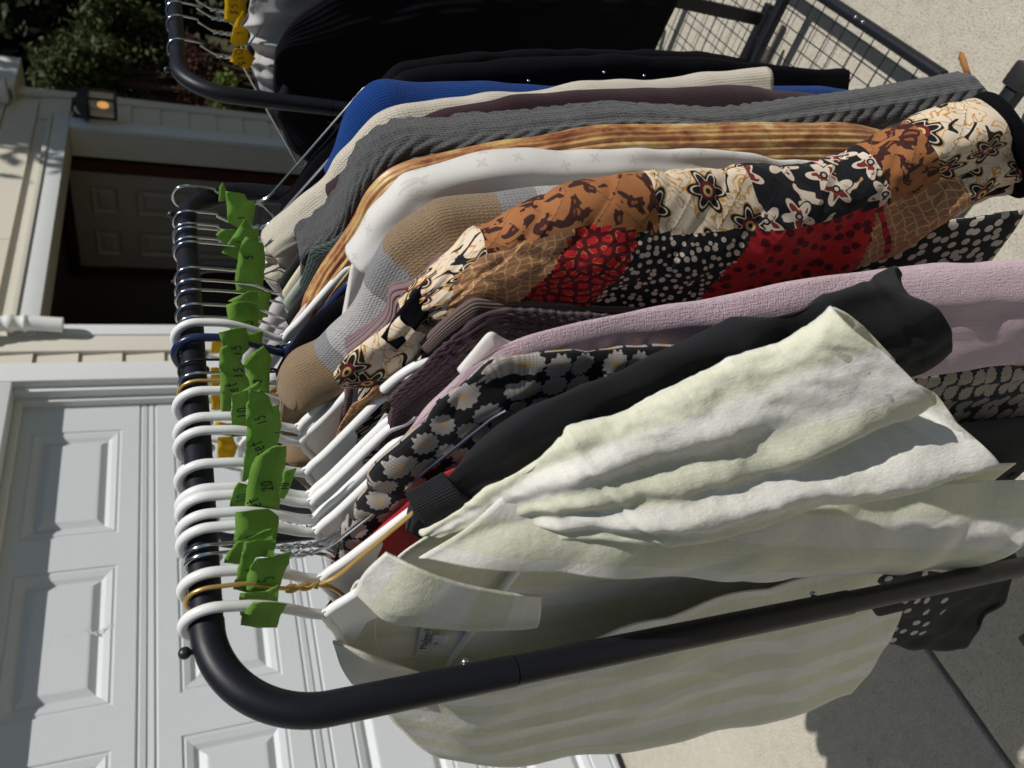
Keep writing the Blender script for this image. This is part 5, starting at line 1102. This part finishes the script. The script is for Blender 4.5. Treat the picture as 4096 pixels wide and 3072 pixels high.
# ------------------------------------------------------------------ price tags: torn painter's tape folded round the hooks, prices written by hand
def tapemat(name, c):
    m, nt, b = newmat(name, 0.75, 0.25); ob = coords(nt, 'Object')
    x, y, z = sep(nt, ob); n1 = noise(nt, comb(nt, mth(nt, 'MULTIPLY', x, 1.0), y, mth(nt, 'MULTIPLY', z, 5.0)), 160, 4, 0.65); n2 = noise(nt, ob, 45, 3)
    f = mth(nt, 'MULTIPLY_ADD', mth(nt, 'ADD', n1, n2), 0.38, 0.62)
    nt.links.new(mixc(nt, 1.0, (*c, 1), comb(nt, f, f, f), 'MULTIPLY'), b.inputs['Base Color'])
    nt.links.new(bumpn(nt, n1, 0.35, 0.0015), b.inputs['Normal'])
    return translucent(m, 0.38)
M_GREENT = tapemat('green_tape', (0.25, 0.47, 0.085)); M_YELT = tapemat('yellow_tape', (0.74, 0.50, 0.012))
GL = {'0': [[(.5, .95), (.2, .8), (.1, .45), (.25, .1), (.55, .03), (.85, .25), (.9, .6), (.75, .88), (.5, .95)]],
      '1': [[(.35, .95), (.42, .5), (.45, .02)]],
      '2': [[(.1, .72), (.25, .93), (.55, .98), (.75, .8), (.62, .5), (.3, .2), (.12, .05), (.5, .08), (.95, .06)]],
      '5': [[(.85, .97), (.35, .93)], [(.38, .92), (.26, .56), (.55, .62), (.85, .45), (.8, .15), (.5, .02), (.15, .1)]],
      's': [[(.8, .62), (.45, .72), (.25, .55), (.55, .38), (.78, .2), (.5, .03), (.15, .1)]],
      'e': [[(.15, .38), (.75, .42), (.7, .65), (.42, .72), (.18, .5), (.2, .2), (.5, .04), (.85, .15)]],
      't': [[(.45, 1.05), (.42, .5), (.5, .08), (.75, .05)], [(.05, .66), (.95, .72)]],
      '$': [[(.85, .8), (.4, .88), (.2, .68), (.5, .5), (.8, .32), (.5, .1), (.15, .18)], [(.5, 1.02), (.48, -.05)]]}
def ribbon(mb, pts2, w, fn):
    P = np.array(pts2, float)
    if len(P) > 2: P, _ = spline(np.c_[P, np.zeros(len(P))], max(6, 4*len(P))); P = P[:, :2]
    T = np.gradient(P, axis=0); T /= np.linalg.norm(T, axis=1)[:, None]+1e-9; Nn = np.stack([-T[:, 1], T[:, 0]], 1)
    V = []
    for p, q in zip(P, Nn):
        for s in (-1, 1): a = p+q*w*s; V.append((a[0], fn(a[0], a[1]), a[1]))
    mb.add(V, [(2*i, 2*i+1, 2*i+3, 2*i+2) for i in range(len(P)-1)])
def tag_obj(nm, n, poly, texts, mat, label, group, s_off=0.0):
    import bmesh
    rnd = random.Random(nm); yaw = rnd.uniform(-0.12, 0.12); lean = rnd.uniform(-0.1, 0.1); sd = rnd.randint(1, 999)
    P = np.array(poly); c = P.mean(0)
    def dep(s, z): return yaw*(s-c[0])+lean*(z-c[1])+0.0012*float(snoise(np.array([[s, z]]), 28, sd)[0])
    root = empty('price_tag', W(s_off, n, ZR), RZ, label, 'price tag', group)
    bm = bmesh.new(); vs = []
    m = len(P); rs = np.random.RandomState(sd)
    for i in range(m):                                     # torn, slightly ragged edges
        a, b_ = P[i], P[(i+1) % m]; L = np.linalg.norm(b_-a); k = max(1, int(L/0.006))
        for j in range(k):
            q = a+(b_-a)*j/k
            if j: q = q+rs.normal(size=2)*0.00035
            vs.append(bm.verts.new((q[0], 0, q[1])))
    bm.faces.new(vs); bmesh.ops.triangulate(bm, faces=bm.faces[:]); bmesh.ops.subdivide_edges(bm, edges=bm.edges[:], cuts=2, use_grid_fill=True)
    for v in bm.verts: v.co.y = dep(v.co.x, v.co.z)
    bmesh.ops.recalc_face_normals(bm, faces=bm.faces[:])
    bm.verts.index_update()
    o = mesh_obj('tape', [v.co[:] for v in bm.verts], [tuple(q.index for q in f.verts) for f in bm.faces], mat, root); bm.free()
    md = o.modifiers.new('thickness', 'SOLIDIFY'); md.thickness = 0.0004; md.offset = 0
    if texts:
        wmb = MB()
        for t, s, z, h, rot in texts:
            adv = h*0.72; x0 = -adv*len(t)/2
            for ci, ch in enumerate(t):
                for stroke in GL[ch]:
                    q = []
                    for gx, gy in stroke:
                        lx = x0+adv*ci+gx*h*0.58; lz = (gy-0.5)*h
                        q.append((s+lx*math.cos(rot)-lz*math.sin(rot), z+lx*math.sin(rot)+lz*math.cos(rot)))
                    ribbon(wmb, q, 0.00062, lambda a, b_: dep(a, b_)-0.0007)
        wmb.build('writing', M_INK, root, smooth=False)
    return root
TAGS = [
 ('t1a',-0.029,[(0.0129,-0.0249),(0.0069,-0.0408),(0.0154,-0.0478),(0.0223,-0.0538),(-0.0087,-0.0550),(-0.0478,-0.0567),(-0.0252,-0.0265),(-0.0043,-0.0249)],[]),
 ('t1b',-0.05,[(0.0133,-0.0247),(0.0320,-0.0324),(0.0296,-0.0498),(0.0257,-0.0578),(0.0058,-0.0534),(-0.0076,-0.0522),(0.0016,-0.0242)],[]),
 ('t2',-0.022,[(0.0511,-0.0365),(0.0477,-0.0484),(0.0533,-0.0552),(0.0581,-0.0620),(0.0384,-0.0620),(0.0158,-0.0579),(-0.0006,-0.0560),(0.0033,-0.0490),(-0.0040,-0.0411),(-0.0003,-0.0307),(0.0270,-0.0300),(0.0418,-0.0319)],[('5',0.0218,-0.0445,0.0126,0.25)]),
 ('t3',-0.018,[(0.0684,-0.0270),(0.0688,-0.0382),(0.0691,-0.0501),(0.0425,-0.0500),(0.0445,-0.0364),(0.0217,-0.0326),(-0.0021,-0.0310),(0.0006,-0.0209),(0.0274,-0.0230),(0.0485,-0.0252)],[('1',0.0324,-0.0326,0.0086,0)]),
 ('t4',0.004,[(0.0379,-0.0235),(0.0398,-0.0316),(0.0494,-0.0508),(0.0361,-0.0516),(0.0348,-0.0298),(0.0042,-0.0276),(0.0071,-0.0152),(0.0142,-0.0155),(0.0260,-0.0202)],[]),
 ('t5',0.024,[(0.0476,-0.0244),(0.0456,-0.0325),(0.0482,-0.0392),(0.0465,-0.0498),(0.0358,-0.0587),(0.0032,-0.0585),(-0.0010,-0.0233)],[('10',0.0112,-0.0374,0.0102,0)]),
 ('t6',0.05,[(0.0839,-0.0404),(0.0898,-0.0474),(0.0956,-0.0554),(0.0954,-0.0638),(0.0715,-0.0645),(0.0627,-0.0629),(0.0433,-0.0615),(0.0143,-0.0628),(0.0003,-0.0607),(0.0097,-0.0544),(0.0099,-0.0336),(0.0436,-0.0346),(0.0669,-0.0366)],[('20',0.049,-0.0506,0.0094,0.2),('set',0.023,-0.0425,0.01,0.35)]),
 ('t7',0.06,[(0.0508,-0.0654),(0.0522,-0.0766),(0.0287,-0.0725),(0.0003,-0.0647),(-0.0140,-0.0626),(0.0193,-0.0624)],[('10',0.032,-0.0671,0.0078,0)]),
 ('t8',0.056,[(0.0419,-0.0253),(0.0497,-0.0283),(0.0442,-0.0366),(0.0007,-0.0383),(0.0015,-0.0225),(0.0223,-0.0228)],[('10',0.0255,-0.0322,0.0099,0)]),
 ('t9',0.09,[(0.1064,-0.0353),(0.1096,-0.0374),(0.1226,-0.0365),(0.1173,-0.0423),(0.1227,-0.0451),(0.1129,-0.0530),(0.0994,-0.0566),(0.0476,-0.0625),(0.0422,-0.0547),(0.0348,-0.0460),(0.0100,-0.0412),(0.0053,-0.0350),(0.0204,-0.0355),(0.0521,-0.0373)],[('15',0.0863,-0.0475,0.0085,0.3),('set',0.0498,-0.0472,0.0105,0.3)]),
 ('t10',0.147,[(0.0599,-0.0288),(0.0605,-0.0360),(0.0674,-0.0435),(0.0747,-0.0524),(0.0640,-0.0530),(0.0446,-0.0420),(0.0026,-0.0435),(0.0030,-0.0299)],[('10',0.0352,-0.0386,0.0097,0)]),
 ('t11',0.13,[(0.0562,-0.0608),(0.0577,-0.0690),(0.0338,-0.0726),(-0.0004,-0.0696),(0.0015,-0.0650)],[('1',0.025,-0.0666,0.0078,0)]),
 ('t12',0.181,[(0.0766,-0.0198),(0.0841,-0.0214),(0.0871,-0.0273),(0.0748,-0.0345),(0.0640,-0.0408),(0.0384,-0.0478),(0.0332,-0.0480),(0.0246,-0.0323),(0.0026,-0.0314),(0.0031,-0.0227),(0.0508,-0.0211)],[('15',0.0536,-0.0369,0.0089,0),('set',0.0329,-0.0325,0.01,0.2)]),
 ('t13',0.196,[(0.0495,-0.0431),(0.0604,-0.0463),(0.0768,-0.0598),(0.0617,-0.0680),(0.0224,-0.0686),(0.0021,-0.0693),(0.0007,-0.0613),(0.0253,-0.0592),(0.0182,-0.0502)],[('10',0.0243,-0.0566,0.0086,0)]),
 ('t14',0.256,[(0.0364,-0.0240),(0.0371,-0.0342),(0.0418,-0.0398),(0.0422,-0.0507),(0.0153,-0.0542),(0.0067,-0.0482),(-0.0017,-0.0470),(0.0058,-0.0381),(0.0184,-0.0281)],[('15',0.0129,-0.0416,0.0099,0)]),
 ('t15',0.262,[(0.0300,-0.0501),(0.0338,-0.0681),(0.0175,-0.0674),(0.0097,-0.0549)],[]),
 ('t16',0.296,[(0.0385,-0.0337),(0.0438,-0.0432),(0.0430,-0.0567),(0.0387,-0.0661),(0.0037,-0.0680),(-0.0011,-0.0559),(0.0069,-0.0548),(0.0047,-0.0384)],[('5',0.017,-0.0544,0.0135,0)]),
 ('t17',0.319,[(0.0274,-0.0371),(0.0436,-0.0580),(0.0414,-0.0664),(0.0025,-0.0749),(-0.0137,-0.0711),(0.0202,-0.0681),(0.0248,-0.0453)],[]),
 ('t18',0.34,[(0.0273,-0.0659),(0.0232,-0.0844),(-0.0155,-0.0830),(-0.0164,-0.0755)],[]),
 ('t19',0.38,[(0.0226,-0.0495),(0.0624,-0.0542),(0.0697,-0.0582),(0.0617,-0.0774),(0.0383,-0.0808),(0.0059,-0.0803),(-0.0073,-0.0801),(-0.0107,-0.0508),(0.0121,-0.0487)],[('5',0.0412,-0.0627,0.0092,0)]),
 ('t20',0.436,[(0.0045,-0.0377),(0.0557,-0.0621),(0.0440,-0.0701),(0.0424,-0.0781),(0.0230,-0.0796),(0.0229,-0.0596),(-0.0046,-0.0564)],[('1',0.0235,-0.0564,0.0074,0)]),
 ('t21',0.455,[(0.0194,-0.0318),(0.0267,-0.0393),(0.0267,-0.0545),(0.0065,-0.0473),(0.0049,-0.0388)],[]),
 ('t22',0.496,[(0.0550,-0.0442),(0.0520,-0.0668),(0.0444,-0.0694),(0.0407,-0.0807),(0.0053,-0.0775),(0.0010,-0.0598),(0.0085,-0.0484)],[('5',0.0167,-0.0638,0.0072,0)]),
 ('t23',0.551,[(0.0339,-0.0446),(0.0240,-0.0487),(0.0038,-0.0485),(0.0020,-0.0403),(0.0244,-0.0406)],[]),
 ('y1',1.165,[(0.0551,-0.0834),(0.0615,-0.1195),(0.0219,-0.1201),(0.0030,-0.1265),(-0.0013,-0.1063),(-0.0028,-0.0837)],[('$5',0.025,-0.0991,0.0147,0)]),
 ('y1b',1.12,[(0.0145,-0.0968),(0.0407,-0.1117),(0.0188,-0.1228),(0.0121,-0.1179),(0.0090,-0.0986)],[]),
 ('y2',1.09,[(0.0242,-0.0945),(0.0293,-0.1200),(-0.0080,-0.1180),(-0.0140,-0.0998),(-0.0060,-0.0882)],[('5',0.0131,-0.1041,0.0109,0)]),
 ('y3',1,[(0.0212,-0.0894),(0.0219,-0.1079),(0.0081,-0.1247),(-0.0130,-0.1133),(-0.0031,-0.0824)],[('$10',0.0072,-0.0987,0.0137,0.3)]),
]
TLAB = {'t1a': 'green tape tag nearest the front post, wrapped over the gold wire hook', 't1b': 'small green tape tag on the white hook nearest the front post', 't2': 'green tape tag with a bold 5, nearest written one', 't3': 'green tape tag with a single stroke beside the bold 5', 't4': 'plain green tape tag on the pair of silver wire hooks',
        't5': 'broad green tape tag reading 10 left of the wire hooks tag', 't6': 'green tape tag reading set 20', 't7': 'green tape tag corner reading 10 to the right of the set 20 tag', 't8': 'green tape tag reading 10 half hidden behind the set 20 tag', 't9': 'long green tape tag reading set 15 beside the quilted jacket',
        't10': 'dark green tape tag reading 10 behind the long set 15 tag', 't11': 'narrow green tape tag edge below the long set 15 tag', 't12': 'green tape tag reading set 15 by the yellow tags behind', 't13': 'shaded green tape tag beside the farther set 15 tag', 't14': 'folded green tape tag reading 15 on the lone white hook',
        't15': 'small green tape corner next to the folded 15 tag', 't16': 'square green tape tag with a thin 5 in mid rail', 't17': 'creased green tape tag behind the thin 5 tag', 't18': 'bright green tape strip below the creased tag', 't19': 'crumpled green tape tag farther along the chrome hooks', 't20': 'pointed triangular green tape tag near the far bend', 't21': 'small curled green tape tag end left of the pointed tag',
        't22': 'green tape tag on the hooks just before the far bend', 't23': 'upright green tape tip on the farthest hook', 'y1': 'yellow tape tag reading $5 at the picture edge', 'y1b': 'small yellow tape fold between two yellow tags', 'y2': 'yellow tape tag in the middle of the rack behind', 'y3': 'yellow tape tag reading $10 nearest the bend of the rack behind'}
for nm, n, poly, texts in TAGS:
    gr = nm[0] == 't'
    tag_obj(nm, n, poly, texts, M_GREENT if gr else M_YELT, TLAB[nm], 'green tape price tags' if gr else 'yellow tape price tags')
for k, (n, poly, lab) in enumerate([
    (0.62, [(0.0806, -0.0495), (0.0819, -0.0755), (0.0414, -0.0854), (-0.0292, -0.0737), (-0.0147, -0.0498)], 'nearest yellow tape tag seen under the front rail'),
    (0.66, [(0.0723, -0.0482), (0.0688, -0.0762), (0.0323, -0.0794), (0.0335, -0.0486)], 'second yellow tape tag seen under the front rail'),
    (0.78, [(0.10, -0.0447), (0.10, -0.062), (-0.0246, -0.0661), (-0.0235, -0.0477)], 'long yellow tape tag seen under the middle of the front rail'),
    (0.93, [(0.0319, -0.054), (0.0347, -0.0776), (-0.0024, -0.0772), (-0.0036, -0.0547)], 'farthest small yellow tape tag seen under the front rail')]):
    tag_obj('z%d' % k, n, poly, [], M_YELT, lab, 'yellow tape price tags', -0.62)

# ------------------------------------------------------------------ sewn-in labels (flat print)
def text_mesh(name, body, size, mat, parent, loc, rot, shear=0.0):
    cu = bpy.data.curves.new(name, 'FONT'); cu.body = body; cu.size = size; cu.align_x = 'CENTER'; cu.align_y = 'CENTER'; cu.shear = shear; cu.extrude = 0.0001; cu.resolution_u = 3
    t = bpy.data.objects.new(name, cu); COL.objects.link(t)
    dg = bpy.context.evaluated_depsgraph_get(); me = bpy.data.meshes.new_from_object(t.evaluated_get(dg)); bpy.data.objects.remove(t)
    o = bpy.data.objects.new(name, me); COL.objects.link(o); me.materials.clear(); me.materials.append(mat); o.parent = parent; o.location = loc; o.rotation_euler = rot
    return o
# text stands in the s-z plane, facing the front post
lb = mesh_obj('label', [], [], None, ls) if False else None
lab1 = sheet('label', [[(-0.128, 0.0, -0.1925), (-0.09, 0.002, -0.190), (-0.052, 0.002, -0.1875)], [(-0.1325, -0.001, -0.206), (-0.094, 0.001, -0.203), (-0.057, 0.001, -0.199)]], M_LABEL, ls, nr=6, nc=20, thick=0.0006, wr=0.0003)
text_mesh('lettering', 'Madewell', 0.0115, M_INK, lab1, (-0.092, -0.0025, -0.1965), (R(90), R(-5), R(-1)), 0.35)
lab2 = sheet('size_label', [[(-0.110, -0.001, -0.205), (-0.088, -0.001, -0.203)], [(-0.112, -0.003, -0.222), (-0.090, -0.003, -0.220)]], M_LABEL, ls, nr=5, nc=6, thick=0.0005, wr=0.0003)
text_mesh('lettering', 'M', 0.006, M_INK, lab2, (-0.1, -0.0045, -0.209), (R(90), R(-3), R(-3)))
jl = sheet('label', [[(0.055, -0.024, -0.137), (0.10, -0.026, -0.150)], [(0.04, -0.024, -0.163), (0.09, -0.026, -0.178)]], M_LABEL, jk, nr=8, nc=12, thick=0.0006, wr=0.0006)
text_mesh('lettering', 'MAGGIE\nME', 0.011, M_INK, jl, (0.074, -0.0275, -0.155), (R(90), R(16), R(-3)))
MB().tube([(0.047, -0.027, -0.158), (0.055, -0.027, -0.166), (0.064, -0.027, -0.165)], 0.0008, 6).build('emblem', M_INKP, jl)

# ------------------------------------------------------------------ a dry leaf on the concrete
P = np.array([(0, 0), (.012, .008), (.03, .01), (.05, .004), (.062, -.006), (.045, -.006), (.03, -.002), (.014, -.006)])
lm = paint('dry_leaf', (0.36, 0.16, 0.05), 0.8, 0.2, 0.3)
lf_ = mesh_obj('dry_leaf', [(x, y, 0.006+0.012*math.sin(x*50)**2+0.006*abs(y)*60) for x, y in P], [(0, 1, 7), (1, 2, 6, 7), (2, 3, 5, 6), (3, 4, 5)], lm)
md = lf_.modifiers.new('thickness', 'SOLIDIFY'); md.thickness = 0.001
lf_.location = W(0.315, 0.785, 0); lf_.rotation_euler = (0, 0, R(200)); tag(lf_, 'small curled brown dry leaf on the sunlit concrete', 'leaf')
# pencil-like scuff on a garage door panel
sc = MB(); rs = np.random.RandomState(4)
